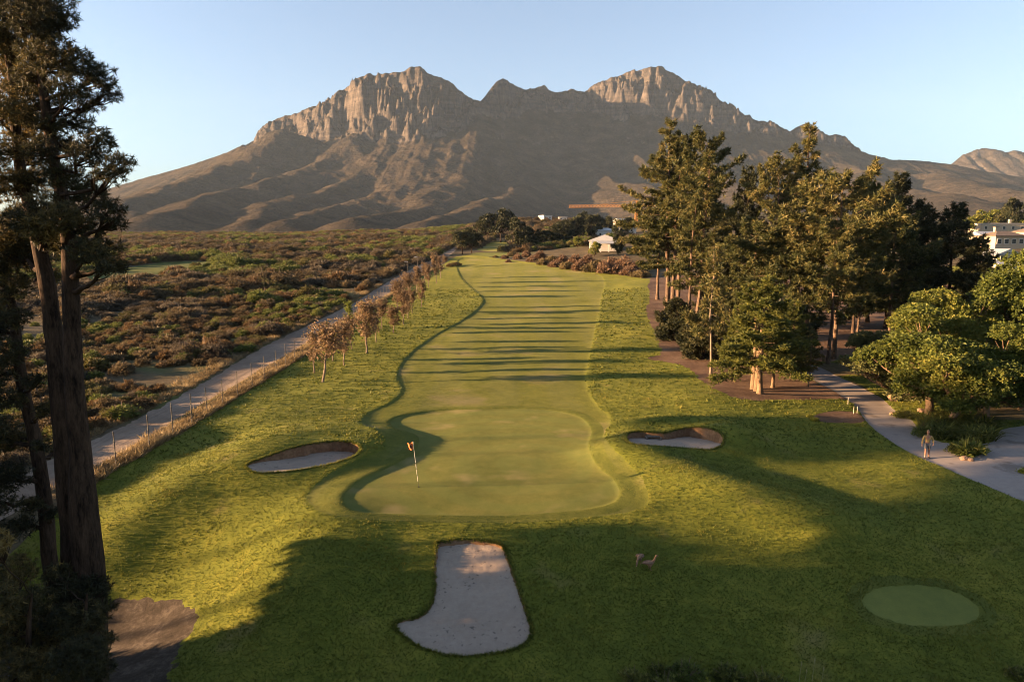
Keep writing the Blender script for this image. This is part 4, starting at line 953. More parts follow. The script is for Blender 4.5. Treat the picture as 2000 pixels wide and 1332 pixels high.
# lamp posts on the track
def lamp(px, py, top, lab):
    p = gp(px, py); h = (at(px, top, p[1])-p)[2]; r_ = empty('lamp_post', p)
    MB().tube([(0, 0, -.2), (0, 0, h*.6), (0, 0, h)], [.07, .06, .05], 8).build('pole', M_post, r_)
    MB().tube([(0, 0, h), (-.35, 0, h+.12), (-.75, 0, h+.10)], [.05, .045, .09], 8).build('lamp_head', M_white, r_); tag(r_, lab, 'lamp post')
M_white = simple('white_paint', (.75, .72, .66), .6, .08, 3)
lamp(797, 541, 512, 'nearer of two lamp posts on the dirt track beyond the fence'); lamp(816, 530, 503, 'farther of two lamp posts on the dirt track')

# ------------------------------------------------------------------ flagstick
p = gp(817.5, 945); fl = empty('flagstick', p); hh = float((at(808, 862, p[1])-p)[2]); tilt = (at(806.5, 862, p[1])-p)[0]
m, nt_, out_ = nodes('striped_pole'); n_ = N(nt_); zc = n_('ShaderNodeSeparateXYZ', {0: n_('ShaderNodeTexCoord').outputs['Object']}).outputs[2]
c_ = n_.ramp(zc, [(0, (.05, .05, .04)), (.14, (.72, .66, .55)), (.27, (.06, .05, .05)), (.30, (.72, .66, .55)), (.43, (.06, .05, .05)), (.46, (.72, .66, .55)), (.56, (.06, .05, .05)), (.6, (.7, .64, .52))])
n_.nt.nodes[c_.node.name].color_ramp.interpolation = 'CONSTANT'
mr = n_('ShaderNodeMapRange', {0: zc, 2: 2.3}).outputs[0]; nt_.links.new(mr, c_.node.inputs[0])
pb = n_('ShaderNodeBsdfPrincipled', {'Base Color': c_, 'Roughness': .5}); nt_.links.new(pb.outputs[0], out_.inputs[0])
MB().tube([(0, 0, 0), (tilt*.5, 0, hh*.5), (tilt, 0, hh)], [.012, .011, .009], 8).build('pole', m, fl)
# limp flag folding down the pole, dark emblem on orange cloth
u, v = np.meshgrid(np.linspace(0, 1, 15), np.linspace(0, 1, 13)); fx = -u*.30*(1-.12*v)-.02; fy = .09*np.sin(u*7+v*2)*u+.05*u; fz = hh-.03-v*.40-u*.12-.05*np.sin(u*5)*u
V = np.stack([tilt*(1-v*.2)+fx, fy, fz], -1).reshape(-1, 3); q = (np.arange(12)[:, None]*15+np.arange(14)[None]).ravel()
fm = MB(); FQ = np.stack([q, q+1, q+16, q+15], 1); ce = V[FQ].mean(1); cu = u.ravel()[FQ].mean(1); cv = v.ravel()[FQ].mean(1); em = ((cu-.5)/.24)**2+((cv-.5)/.27)**2 < 1
fm.add(V, FQ[~em], mi=0); fm.add(V, FQ[em], mi=1)
fo_ = fm.build('flag', [simple('orange_cloth', (.62, .17, .05), .8), simple('dark_emblem', (.035, .02, .015), .8)], fl)
tag(fl, 'flagstick with a limp orange flag and striped pole on the green', 'flagstick')
hole = MB().tube([(p[0], p[1], p[2]+.004), (p[0], p[1], p[2]+.006)], [.055, .055], 16).build('golf_hole', simple('hole_dark', (.01, .01, .01), 1)); tag(hole, 'dark cup in the green at the foot of the flagstick', 'golf hole')

# ------------------------------------------------------------------ skinned figures
def skin(name, V, E, R, mat, parent, sub=2, root=0):
    me = bpy.data.meshes.new(name); me.from_pydata([tuple(v) for v in V], E, []); o = link_mesh(name, me, mat, parent)
    md = o.modifiers.new('skin', 'SKIN'); md.use_smooth_shade = True; md.branch_smoothing = .6
    for i, s in enumerate(me.skin_vertices[0].data): r = R[i]; s.radius = r if isinstance(r, tuple) else (r, r); s.use_root = (i == root)
    sb = o.modifiers.new('sub', 'SUBSURF'); sb.levels = sb.render_levels = sub
    return o
def chain(*ch):
    """joint chains -> vertices, edges, radii; a joint named again is shared"""
    V, R, E, ix = [], [], [], {}
    for c in ch:
        prev = None
        for nm, co, r in c:
            if nm not in ix: ix[nm] = len(V); V.append(co); R.append(r)
            if prev is not None: E.append((ix[prev], ix[nm]))
            prev = nm
    return V, E, R
M_skin = simple('skin', (.26, .13, .08), .6); M_sweat = simple('tan_sweater', (.33, .215, .075), .9, .12, 25); M_short = simple('grey_shorts', (.075, .08, .09), .9, .1, 20)
M_shoe = simple('black_shoes', (.02, .018, .018), .6); M_hair = simple('fair_hair', (.14, .09, .05), .8, .2, 40); M_dark = simple('dark_eyes', (.03, .02, .02), .4); M_sock = simple('white_socks', (.3, .27, .24), .9)
p = gp(1809, 893); pr = empty('person', p, RAD(-8))
hL, hR = (.095, 0, .90), (-.095, 0, .90); kL, kR = (.115, -.03, .50), (-.105, -.09, .50); aL, aR = (.15, .05, .085), (-.12, -.10, .085)
def hand(sd, w, dirv):
    d = np.array(dirv, float); d /= np.linalg.norm(d); lat = np.array([0, -1., 0]); w = np.array(w); out = []
    for i, (o, l) in enumerate([(.030, .075), (.010, .088), (-.010, .082), (-.028, .066)]):
        a = w+d*.075+lat*o; out.append([('palm'+sd, tuple(w+d*.045), .026), (f'{sd}k{i}', tuple(a), .0095), (f'{sd}m{i}', tuple(a+d*l*.55+np.array([-.006 if sd == 'l' else .006, 0, 0])), .0085), (f'{sd}t{i}', tuple(a+d*l+np.array([-.02 if sd == 'l' else .02, -.004, 0])), .007)])
    out.append([('palm'+sd, 0, 0), (sd+'th1', tuple(w+d*.045+lat*.035), .011), (sd+'th2', tuple(w+d*.085+lat*.052), .009)]); return out
wL, wR = (.295, -.13, .985), (-.315, -.02, .88); eL, eR = (.33, .03, 1.16), (-.275, .03, 1.15)
hl = hand('l', wL, (-.25, -.25, -.9)); hr = hand('r', wR, (-.05, -.1, -1))
body = chain([('pel', (0, 0, .95), .125), ('sp', (0, -.005, 1.12), .12), ('ch', (0, 0, 1.30), .135), ('nb', (0, .012, 1.46), .075), ('nk', (0, .0, 1.53), .055), ('hd', (0, -.02, 1.63), (.072, .088)), ('cr', (0, -.01, 1.71), (.070, .085)), ('tp', (0, 0, 1.765), .035)],
             [('hd', 0, 0), ('jw', (0, -.065, 1.585), .042)], [('hd', 0, 0), ('ns', (0, -.112, 1.645), .012)],
             [('hd', 0, 0), ('earl', (.083, 0, 1.64), .017)], [('hd', 0, 0), ('earr', (-.083, 0, 1.64), .017)],
             [('pel', 0, 0), ('hl', hL, .09), ('tl', (.105, -.015, .70), .075), ('kl', kL, .054), ('cl', (.128, .02, .34), .052), ('al', aL, .034), ('fl', (.16, -.08, .04), .036), ('ftl', (.165, -.15, .03), .028)],
             [('pel', 0, 0), ('hr', hR, .09), ('tr', (-.10, -.04, .70), .075), ('kr', kR, .054), ('cr2', (-.11, -.08, .34), .052), ('ar', aR, .034), ('fr', (-.13, -.22, .04), .036), ('ftr', (-.135, -.29, .03), .028)],
             [('ch', 0, 0), ('shl', (.18, .01, 1.425), .062), ('eL', eL, .043), ('wL', wL, .027), ('palml', tuple(np.array(wL)+np.array([-.012, -.012, -.043])), .026)],
             [('ch', 0, 0), ('shr', (-.18, .01, 1.425), .062), ('eR', eR, .043), ('wR', wR, .027), ('palmr', tuple(np.array(wR)+np.array([-.002, -.004, -.045])), .026)], *hl, *hr)
skin('body', *body, M_skin, pr)
sw = chain([('b', (0, 0, .93), (.165, .125)), ('c', (0, -.005, 1.12), (.16, .13)), ('d', (0, 0, 1.30), (.175, .135)), ('e', (0, .012, 1.45), (.10, .085)), ('col', (0, .005, 1.515), .070)],
           [('d', 0, 0), ('sl', (.185, .01, 1.42), .078), ('el', eL, .062), ('wl', tuple(np.array(wL)+[.004, .01, .02]), .045)], [('d', 0, 0), ('sr', (-.185, .01, 1.42), .078), ('er', eR, .062), ('wr', tuple(np.array(wR)+[.004, .004, .03]), .045)])
skin('sweater', *sw, M_sweat, pr)
so_ = chain([('b', (0, 0, .93), (.150, .118)), ('l', hL, .10), ('l2', (.11, -.015, .72), .098), ('l3', (.118, -.03, .60), .092)], [('b', 0, 0), ('r', hR, .10), ('r2', (-.105, -.04, .72), .098), ('r3', (-.11, -.07, .60), .092)])
skin('shorts', *so_, M_short, pr)
for a, t in ((aL, (.165, -.15, .035)), (aR, (-.135, -.29, .035))):
    a = np.array(a); t = np.array(t)
    skin('shoe', [tuple(a+[0, .05, -.04]), tuple(a+[0, 0, -.03]), tuple(a*.5+t*.5), tuple(t)], [(0, 1), (1, 2), (2, 3)], [.042, .05, .046, .036], M_shoe, pr)
    skin('sock', [tuple(a+[0, .005, .0]), tuple(a+[0, .01, .09])], [(0, 1)], [.042, .045], M_sock, pr)
skin('hair', [(0, .035, 1.62), (0, .025, 1.70), (0, -.005, 1.775), (0, -.055, 1.775)], [(0, 1), (1, 2), (2, 3)], [.075, .086, .068, .038], M_hair, pr)
for s in (-1, 1): MB().tube([(s*.030, -.098, 1.655), (s*.030, -.108, 1.655)], [.011, .009], 8).build('eye', M_dark, pr)
MB().tube([(-.024, -.107, 1.595), (0, -.112, 1.593), (.024, -.107, 1.595)], [.004, .006, .004], 6).build('mouth', simple('lips', (.35, .13, .10), .6), pr)
tag(pr, 'person in a tan sweater and grey shorts walking on the cart path', 'person')
M_goose = simple('goose_plumage', (.21, .12, .07), .9, .35, 14); M_gwing = simple('goose_wing', (.13, .075, .045), .9, .3, 18); M_beak = simple('goose_beak', (.42, .20, .14), .6)
def goose(px, py, rz, lab, graze):
    p = gp(px, py); g = empty('goose', p, rz); g.scale = (1.,)*3
    nk = [('n1', (.20, 0, .42), .055), ('n2', (.25, 0, .56), .036), ('h', (.29, 0, .66), .045), ('bk', (.36, 0, .65), .02)] if not graze else [('n1', (.23, 0, .36), .05), ('n2', (.31, 0, .27), .034), ('h', (.36, 0, .15), .042), ('bk', (.41, 0, .09), .02)]
    skin('body', *chain([('b', (0, 0, .33), (.155, .145)), ('br', (.13, 0, .36), (.125, .125))]+nk, [('b', 0, 0), ('t', (-.20, 0, .33), (.075, .055)), ('tt', (-.34, 0, .34), (.045, .02))],
                       [('b', 0, 0), ('l1', (0, .06, .20), .03), ('l2', (-.01, .065, .05), .013), ('l3', (.05, .07, .012), .014)], [('b', 0, 0), ('r1', (.02, -.06, .20), .03), ('r2', (.03, -.065, .05), .013), ('r3', (.09, -.07, .012), .014)]), M_goose, g)
    for s in (-1, 1): skin('wing', [(.10, s*.115, .37), (-.05, s*.125, .37), (-.28, s*.05, .36)], [(0, 1), (1, 2)], [(.05, .03), (.085, .03), (.03, .02)], M_gwing, g)
    hx = nk[-1][1]; MB().tube([hx, (hx[0]+.045, 0, hx[2]-.01 if not graze else hx[2]-.03)], [.018, .008], 8).build('beak', M_beak, g)
    tag(g, lab, 'goose', 'pair of geese on the shaded grass')
goose(1268, 1113, RAD(5), 'brown goose with raised head, the nearer of the pair on the shaded grass', False)
goose(1249, 1101, RAD(-120), 'brown goose with lowered head, the farther of the pair on the shaded grass', True)
# ------------------------------------------------------------------ houses
M_cream = simple('cream_plaster', (.36, .29, .205), .9, .08, 1.5); M_whitep = simple('white_plaster', (.46, .43, .385), .9, .06, 1.5); M_glass = simple('dark_glass', (.02, .025, .03), .12, spec=.6)
M_roofb = simple('brown_tiles', (.13, .095, .070), .85, .25, 2.5, .3); M_roofg = simple('grey_sheeting', (.26, .27, .29), .6, .12, 1.2); M_roofw = simple('white_sheeting', (.42, .41, .40), .55, .08, 1.); M_tank = simple('pipe_metal', (.35, .34, .33), .5, metal=.3)
def hillpoint(px, py):
    d = ray(px, py); ys_ = np.geomspace(60, 2600, 1500); x_ = d[0]*ys_/d[1]; z_ = CAM_H+d[2]*ys_/d[1]
    g_ = np.maximum(H0(x_, ys_), mount(x_, ys_)); i_ = int(np.argmax(z_ < g_)); return np.array([x_[i_], ys_[i_], g_[i_]]) if i_ else None
def house(name, px, by, Y, w, d, hw, hr, label, wall, roof, kind='hip', wins=3, storeys=1, rz=0., chim=None, porch=None, over=.45):
    b = hillpoint(px, by); b = at(px, by, Y) if b is None else b; k_ = b[1]/Y; w, d, hw, hr = w*k_, d*k_, hw*k_, hr*k_; porch = tuple(q*k_ for q in porch) if porch else None; zb = b[2]; o = empty(name, (b[0], b[1], b[2]), rz); foot = min(zb-b[2], 0)-1.5
    MB().box((0, 0, (hw+foot)/2), (w, d, hw-foot), bev=.03).build('wall', wall, o)
    W, D = w/2+over, d/2+over
    if kind == 'flat':
        ro = MB().box((0, 0, hw+.15), (w+.5, d+.5, .30), bev=.04).build('roof', roof, o)
    else:
        e = .16; k = min(W, D)*(.9 if kind == 'hip' else 0)
        if kind == 'hip': top = [(-W+k, 0, hw+hr), (W-k, 0, hw+hr)] if W >= D else [(0, -D+k, hw+hr), (0, D-k, hw+hr)]
        elif kind == 'gable': top = [(-W, 0, hw+hr), (W, 0, hw+hr)]
        else: top = [(0, -D, hw+hr), (0, D, hw+hr)]
        V = [(-W, -D, hw+.01), (W, -D, hw+.01), (W, D, hw+.01), (-W, D, hw+.01), (-W, -D, hw+e), (W, -D, hw+e), (W, D, hw+e), (-W, D, hw+e)]+[(x, y, z+e) for x, y, z in top]
        m = MB(); m.add(V, [[0, 1, 5, 4], [1, 2, 6, 5], [2, 3, 7, 6], [3, 0, 4, 7], [3, 2, 1, 0]])
        if (kind == 'hip' and W >= D) or kind == 'gable': m.add(V, [[4, 5, 9, 8], [6, 7, 8, 9]]); m.add(V, [[5, 6, 9], [7, 4, 8]])
        else: m.add(V, [[5, 6, 9, 8], [7, 4, 8, 9]]); m.add(V, [[4, 5, 8], [6, 7, 9]])
        ro = m.build('roof', roof, o, smooth=False)
    if chim: MB().box((chim, .3, hw+hr*.6+.6), (.9, .7, 2.0), bev=.03).build('chimney', wall, ro); MB().box((chim, .3, hw+hr*.6+1.65), (1.1, .9, .12)).build('chimney_cap', roof, ro)
    for s in range(storeys):
        z = hw*(s+.55)/storeys
        for i in range(wins):
            x = -w/2+w*(i+.5)/wins
            f = MB().box((x, -d/2-.02, z), (1.25, .12, 1.35), bev=.02).build('window', M_whitep, o); MB().box((x, -d/2-.07, z), (1.0, .08, 1.1)).build('pane', M_glass, f)
        f = MB().box((-w/2-.02, 0, z), (.12, 1.25, 1.3), bev=.02).build('window', M_whitep, o); MB().box((-w/2-.07, 0, z), (.08, 1.0, 1.05)).build('pane', M_glass, f)
    if porch:
        pw, pd, ph = porch
        m = MB(); V = [(-pw/2, -d/2-pd, ph), (pw/2, -d/2-pd, ph), (pw/2+.2, -d/2-.04, ph+.9), (-pw/2-.2, -d/2-.04, ph+.9)]; V += [(x, y, z+.14) for x, y, z in V]
        m.add(V, [[3, 2, 1, 0], [4, 5, 6, 7], [0, 1, 5, 4], [1, 2, 6, 5], [3, 0, 4, 7]]); m.build('porch_roof', M_roofg, o, smooth=False)
        for i in range(4): MB().box((-pw/2+.2+(pw-.4)*i/3, -d/2-pd+.25, (ph+foot)/2), (.28, .28, ph-foot-.02), bev=.02).build('column', M_whitep, o)
    return tag(o, label, 'house')
house('pavilion_house', 1180, 489, 205, 8.6, 7, 2.7, 1.7, 'white pavilion house with a front gable and a columned porch beyond the brown hedge', M_whitep, M_roofw, 'front', 2, porch=(7.4, 2.4, 1.9), rz=RAD(-6))
house('white_house', 1181, 466, 275, 8, 6, 2.9, 1.1, 'white house with a pale grey roof just above the pavilion house', M_whitep, M_roofw, 'hip', 3, rz=RAD(8))
house('white_house', 1226, 457, 295, 7, 6, 2.4, 1.2, 'white gabled house half hidden by the grove, right of the pavilion house', M_whitep, M_roofw, 'gable', 2, rz=RAD(-12))
house('white_house', 1214, 440, 410, 7.5, 6, 2.4, 1.2, 'bright white house below the crane jib near the mast', M_whitep, M_roofw, 'gable', 2, rz=RAD(30))
house('white_house', 1065, 430, 425, 6.5, 5, 2.5, .4, 'lone white house on the rise left of the crane jib tip', M_whitep, M_roofw, 'flat', 2, rz=RAD(35))
house('white_house', 1099, 431, 430, 5, 5, 1.8, .4, 'low white house partly behind trees under the crane jib tip', M_whitep, M_roofw, 'flat', 2)
house('cream_house', 1955, 455, 245, 19, 7, 3.0, .4, 'long flat-roofed cream house highest on the right', M_cream, M_whitep, 'flat', 6, chim=3.5)
house('cream_house', 1954, 484, 215, 9.6, 7, 3.4, 1.5, 'cream two-storey house with a brown hipped roof at the right', M_cream, M_roofb, 'hip', 4, chim=-1.5, rz=RAD(5))
house('cream_house', 2012, 474, 222, 8, 7, 3.2, 1.4, 'cream house cut off by the right edge of the photo', M_cream, M_roofb, 'hip', 3)
house('cream_house', 1918, 478, 232, 5, 6, 3.0, 1.2, 'small cream wing with a grey roof left of the brown-roofed house', M_cream, M_roofg, 'gable', 2)
house('grey_roofed_house', 1952, 512, 190, 6.6, 6, 1.8, 1.6, 'house with a blue-grey gabled roof below the brown-roofed house', M_whitep, M_roofg, 'front', 2, rz=RAD(4))
house('white_house', 1958, 540, 172, 4.6, 5, 2.7, .9, 'white house with a pale lean roof, lowest among the houses at right', M_whitep, M_roofg, 'gable', 2)

# tower crane ----------------------------------------------------------------------
M_crane = simple('crane_yellow', (.40, .19, .05), .6, .1, 2.); YC = 455.
b = at(1243.5, 402, YC); zb = gz(b[0], b[1]); cr_ = empty('tower_crane', (b[0], b[1], zb)); zt_ = b[2]-zb
def truss(P0, P1, w, n, tri=False, r=.09):
    """lattice boom between two points: chords and zig-zag braces"""
    P0 = np.array(P0, float); P1 = np.array(P1, float); d = P1-P0; d /= np.linalg.norm(d); s = np.cross(d, [0, 0, 1.]); s = s/np.linalg.norm(s) if np.linalg.norm(s) > .1 else np.array([0, 1., 0]); u_ = np.cross(s, d)
    off = [s*w/2-u_*w/2, -s*w/2-u_*w/2, u_*w/2] if tri else [s*w/2+u_*w/2, -s*w/2+u_*w/2, -s*w/2-u_*w/2, s*w/2-u_*w/2]
    m = MB()
    for o_ in off: m.tube([P0+o_, P1+o_], r*1.3, 5)
    for i in range(n):
        a = P0+(P1-P0)*i/n; c = P0+(P1-P0)*(i+1)/n
        for j in range(len(off)):
            k = (j+1) % len(off); m.tube([a+off[j], (a+c)/2+off[k]], r, 4); m.tube([(a+c)/2+off[k], c+off[j]], r, 4)
    return m
jl = (at(1111, 405, YC)-at(1243.5, 402, YC))[0]; ap = at(1243.5, 392, YC)[2]-zb
truss((0, 0, -.5), (0, 0, zt_-.6), 1.7, 14).build('mast', M_crane, cr_)
truss((-.9, 0, zt_), (jl, 0, zt_-.5), 1.7, 24, True).build('jib', M_crane, cr_)
truss((.9, 0, zt_), (12, 0, zt_), 1.4, 6, True).build('counter_jib', M_crane, cr_)
truss((0, 0, zt_+.8), (0, 0, ap), .8, 3).build('apex', M_crane, cr_)
MB().tube([(0, 0, ap), (jl*.54, 0, zt_+.85)], .10, 5).build('tie_bar', M_crane, cr_); MB().tube([(0, 0, ap), (10, 0, zt_+.7)], .10, 5).build('tie_bar', M_crane, cr_)
MB().box((10.5, 0, zt_-1.6), (2.2, 1.2, 2.2), bev=.1).build('counterweight', simple('concrete', (.4, .38, .35), .9), cr_)
MB().box((-1.4, -1.2, zt_-1.4), (1.3, 1.3, 1.8), bev=.1).build('cab', M_whitep, cr_)
tag(cr_, 'orange-yellow tower crane with its jib pointing left, above the white houses', 'crane')

# ------------------------------------------------------------------ garden plants
def strap(seed, n=46, L=.75):
    r = np.random.default_rng(seed); m = MB()
    for i in range(n):
        az = r.uniform(0, 6.28); el = r.uniform(.75, 1.45); l = L*r.uniform(.6, 1.15); s = np.linspace(0, 1, 5); d = np.array([math.cos(az), math.sin(az)])
        rr = l*(np.cos(el)*s+.30*s*s*s); zz = l*(np.sin(el)*s-.38*s*s*s); C = np.c_[d[0]*rr, d[1]*rr, zz]+np.r_[r.normal(0, .09, 2), 0]
        sd = np.array([-d[1], d[0], 0])*.022; w = np.array([.8, 1, .9, .6, .05])[:, None]
        V = np.r_[C-sd*w, C+sd*w]; m.add(V, [[k, k+1, k+6, k+5] for k in range(4)], np.clip(r.normal(.5, .2), 0, 1))
    root = empty('strap_leaved_plant'); m.build('leaves', L_strap, root); return root
ST = [strap(81), strap(82, 56, .9)]; sdn = set()
BORD = crom([(1797, 842), (1806, 828), (1830, 818), (1870, 815), (1910, 822), (1938, 838), (1942, 856), (1915, 866), (1880, 866), (1840, 860), (1810, 852)], 3)
BW = np.array([ground(*q)[:2] for q in BORD]); rg = np.random.default_rng(5); pts = []
while len(pts) < 62:
    q = rg.uniform(BW.min(0), BW.max(0))
    if sdf(BW, q[:1], q[1:], 3.)[0] < 0 and all(np.hypot(*(q-o_)) > .42 for o_ in pts): pts.append(q)
for i, q in enumerate(pts):
    pr_ = ST[i % 2]; o = pr_ if pr_.name not in sdn else copy_tree(pr_); sdn.add(pr_.name)
    o.location = (*q, gz(*q)-.03); o.rotation_euler = (0, 0, rg.uniform(0, 6.28)); o.scale = (rg.uniform(1.3, 1.9),)*3
    tag(o, 'clump of arching strap leaves in the border behind the walking person', 'strap-leaved plant', 'strap-leaved plants in the path border')
def one(proto, px, py, s, label, cat='shrub', sz=1.):
    p_ = gp(px, py); o = copy_tree(proto); o.location = (p_[0], p_[1], p_[2]-.04); o.rotation_euler = (0, 0, rg.uniform(0, 6.28)); o.scale = (s, s, s*sz); return tag(o, label, cat)
def newshrub(*a, **k): return shrub(*a, **k)
G1 = newshrub('garden_shrub', 101, L_grn, 420, .15, .8); G2 = newshrub('garden_shrub', 102, L_strap, 420, .18, .75); G3 = newshrub('yellow_bush', 103, L_gold, 300, .20, .85)
G4 = newshrub('rusty_shrub', 104, L_rust, 260, .2, 1.1); G5 = newshrub('spiky_plant', 105, L_broad, 90, .62, .9, 7, .10, spiky=.5)
def first(o, px, py, s, label, cat='shrub', sz=1.):
    p_ = gp(px, py); o.location = (p_[0], p_[1], p_[2]-.04); o.scale = (s, s, s*sz); return tag(o, label, cat)
first(G1, 1804, 850, .95, 'light green shrub at the left end of the strap-leaved border'); first(G2, 1765, 813, 1.0, 'low shrub with dark right side beside the cart path bend', sz=.8)
first(G3, 1592, 822, .42, 'nearer of two round yellow bushes by the small straw bed', 'bush'); one(G3, 1581, 814, .33, 'farther and smaller of two round yellow bushes by the small straw bed', 'bush')
first(G4, 1806, 846, .36, 'rust-coloured tuft directly behind the walking person\'s head', sz=2.2)
first(G5, 1892, 887, 1.0, 'spiky light green plant in the small island bed on the path', 'plant'); one(G2, 1872, 882, .85, 'leafy dark shrub at the left of the small island bed on the path', sz=1.2); one(G2, 1904, 880, .8, 'leafy dark shrub at the right of the small island bed on the path')
one(G3, 2000, 922, .45, 'yellow-green bush at the right edge of the cart path', 'bush')
one(G2, 1990, 1322, .55, 'grey-green bush in the bottom right corner', 'bush')
for a in [(G1, 1340, 1325, .85, 'green shrub in the middle of the bed at the bottom edge'), (G2, 1240, 1335, .7, 'dim grey shrub at the left end of the bed at the bottom edge'), (G2, 1420, 1328, .75, 'dark shrub right of the yellow-flecked one in the bottom bed'),
          (G3, 1382, 1345, .42, 'yellow-flecked low bush at the bottom edge'), (G1, 1300, 1345, .7, 'low green shrub at the bottom edge left of the yellow-flecked bush'), (G2, 1500, 1345, .8, 'dark low shrub at the right end of the bottom bed'), (G2, 1290, 1318, .55, 'small dark shrub behind the green one in the bottom bed')]:
    one(*a)
# rocks beside the path
M_stone = simple('sandstone', (.19, .12, .08), .95, .3, 5, .5)
def rock(px, py, s, lab, seed):
    p_ = gp(px, py); bm = __import__('bmesh').new(); __import__('bmesh').ops.create_icosphere(bm, subdivisions=3, radius=1); me = bpy.data.meshes.new('rock')
    for v_ in bm.verts:
        c_ = np.array(v_.co); k_ = 1+.35*float(fbm(np.array([c_[0]*1.3+seed]), np.array([c_[1]*1.3+c_[2]]), seed, 3)[0]); v_.co = Vector(c_*k_*np.array([1, .8, .6]))
    bm.to_mesh(me); bm.free(); o = link_mesh('rock', me, M_stone); o.location = (p_[0], p_[1], p_[2]+s*.25); o.scale = (s,)*3; tag(o, lab, 'rock')
rock(1884, 896, .27, 'sandstone rock in front of the spiky plant on the path', 3); rock(1897, 898, .20, 'smaller rock at the corner of the island bed', 8); rock(1743, 808, .26, 'pale rock at the left of the low shrub by the path bend', 5); rock(1801, 804, .34, 'rock behind the low shrub beside the pale trunk', 6)
M_stk = simple('stake_paint', (.34, .30, .25), .8)
for px, py, h_, lab in [(1656, 790, .55, 'thin stake at the grass edge up the path'), (1667, 808, .5, 'left of two white marker stakes by the path'), (1674, 807, .5, 'right of two white marker stakes by the path')]:
    p_ = gp(px, py); tag(MB().tube([(0, 0, -.1), (0, 0, h_), (0, 0, h_+.05)], [.022, .022, .01], 8).build('marker_stake', M_stk), lab, 'stake').location = p_
# brown hedge across the far right of the fairway
HB = [newshrub('hedge_bush', 111, leafmat('hedge_brown', [(0, (.05, .028, .016)), (.5, (.125, .072, .042)), (1, (.215, .135, .08))], .3), 520, .20, .85), newshrub('hedge_bush', 112, leafmat('hedge_olive', [(0, (.04, .032, .014)), (.5, (.10, .075, .032)), (1, (.19, .14, .06))], .3), 520, .20, .8)]
hs = set()
hp = [(985, 505, 1.7), (1000, 500, 2.0), (1012, 506, 1.8), (1027, 502, 2.1), (1040, 511, 2.1), (1055, 505, 2.4), (1062, 517, 2.4), (1078, 510, 2.4), (1085, 521, 2.5), (1100, 513, 2.6), (1108, 525, 2.7), (1124, 515, 2.7), (1132, 528, 2.8), (1148, 518, 2.8), (1156, 530, 3.0), (1170, 521, 3.0), (1180, 533, 3.0), (1196, 523, 3.1), (1204, 534, 3.0), (1222, 525, 3.3), (1228, 537, 3.0), (1245, 529, 3.3), (1252, 541, 2.8), (993, 512, 1.2), (968, 503, 1.2), (890, 519, 1.9), (878, 521, 1.5)]
for i, (px, py, s) in enumerate(hp):
    k = 0 if rg.random() < .7 else 1
    o = HB[k] if HB[k].name not in hs else copy_tree(HB[k]); hs.add(HB[k].name); p_ = gp(px, py)
    o.location = (p_[0], p_[1], p_[2]-.2); o.rotation_euler = (0, 0, rg.uniform(0, 6.28)); o.scale = (s, s, s*rg.uniform(.85, 1.2))
    ends = px < 900
    tag(o, ('dark round bush at the far end of the young tree row', 'low dark bush touching the last young tree')[px < 885] if ends else ('russet brown' if k == 0 else 'olive brown')+' bush in the hedge crossing the far right of the fairway', 'bush', None if ends else 'bushes of the far hedge, '+('russet' if k == 0 else 'olive'))

# ------------------------------------------------------------------ grass blades
L_grass = leafmat('grass_blades', [(0, (.024, .044, .008)), (.5, (.080, .098, .015)), (.8, (.170, .164, .026)), (1, (.26, .21, .05))], .35, vary=0, patch=.7, pscale=.35)
L_dryg = leafmat('dry_grass_blades', [(0, (.07, .048, .022)), (.5, (.19, .135, .065)), (1, (.33, .25, .13))], .35, vary=0, patch=.5, pscale=.4)
rg = np.random.default_rng(99)
def sow(y0, y1, per, x0, x1):
    n_ = int(per*(y1-y0)*(x1-x0)); X = rg.uniform(x0, x1, n_); Y = rg.uniform(y0, y1, n_); return X, Y
gm = MB()
for y0, y1, per, L_, wd_, nb_ in [(14, 22, 260, .08, .085, 5), (22, 30, 220, .085, .09, 5), (30, 42, 95, .095, .11, 5), (42, 58, 20, .15, .15, 5), (58, 85, 6, .17, .22, 6), (85, 140, 2.2, .22, .32, 7)]:
    X, Y = sow(y0, y1, per, -.80*y1, .80*y1)
    k_ = (np.abs(X) < .79*Y+1.5); X, Y = X[k_], Y[k_]; k_ = np.ones(len(X), bool)
    for nm, pl in REG: k_ &= sdf(pl, X, Y, 4000. if nm == 'veld' else 1.) > (.03 if nm else -.02)
    X, Y = X[k_], Y[k_]; cl_ = fbm(X/1.1, Y/1.1, 77, 3); tn = np.clip(.47+.32*cl_+rg.normal(0, .10, len(X)), 0, 1)
    C = np.c_[X+rg.normal(0, .01, len(X)), Y, H(X, Y)-.01]
    blades(gm, C, np.tile([0, 0, 1.], (len(X), 1)), L_*(1+.35*cl_)*rg.uniform(.6, 1.25, len(X)), nb_, 1., wd_, .50, rg, tn)
fm_ = MB(); X, Y = sow(31, 66, 95, -15, 15); X2, Y2 = sow(66, 125, 26, -16, 18); X = np.r_[X, X2]; Y = np.r_[Y, Y2]; k_ = (sdf(FAIR, X, Y, 1.) < -.02) & (sdf(GREEN, X, Y, 1.) > .05); X, Y = X[k_], Y[k_]; cl_ = fbm(X/.9, Y/.9, 79, 3)
blades(fm_, np.c_[X, Y, H(X, Y)-.004], np.tile([0, 0, 1.], (len(X), 1)), .045*(1+.3*cl_)*rg.uniform(.6, 1.2, len(X)), 5, 1., .16, .6, rg, np.clip(.55+.3*cl_+rg.normal(0, .08, len(X)), 0, 1))
tag(fm_.build('fairway_blades', L_grass), 'short mown blades of the collar and near fairway', 'grass', kind='stuff')
tag(gm.build('rough_grass', L_grass), 'longer blades of the rough grass round the green', 'grass', kind='stuff')
dm = MB()
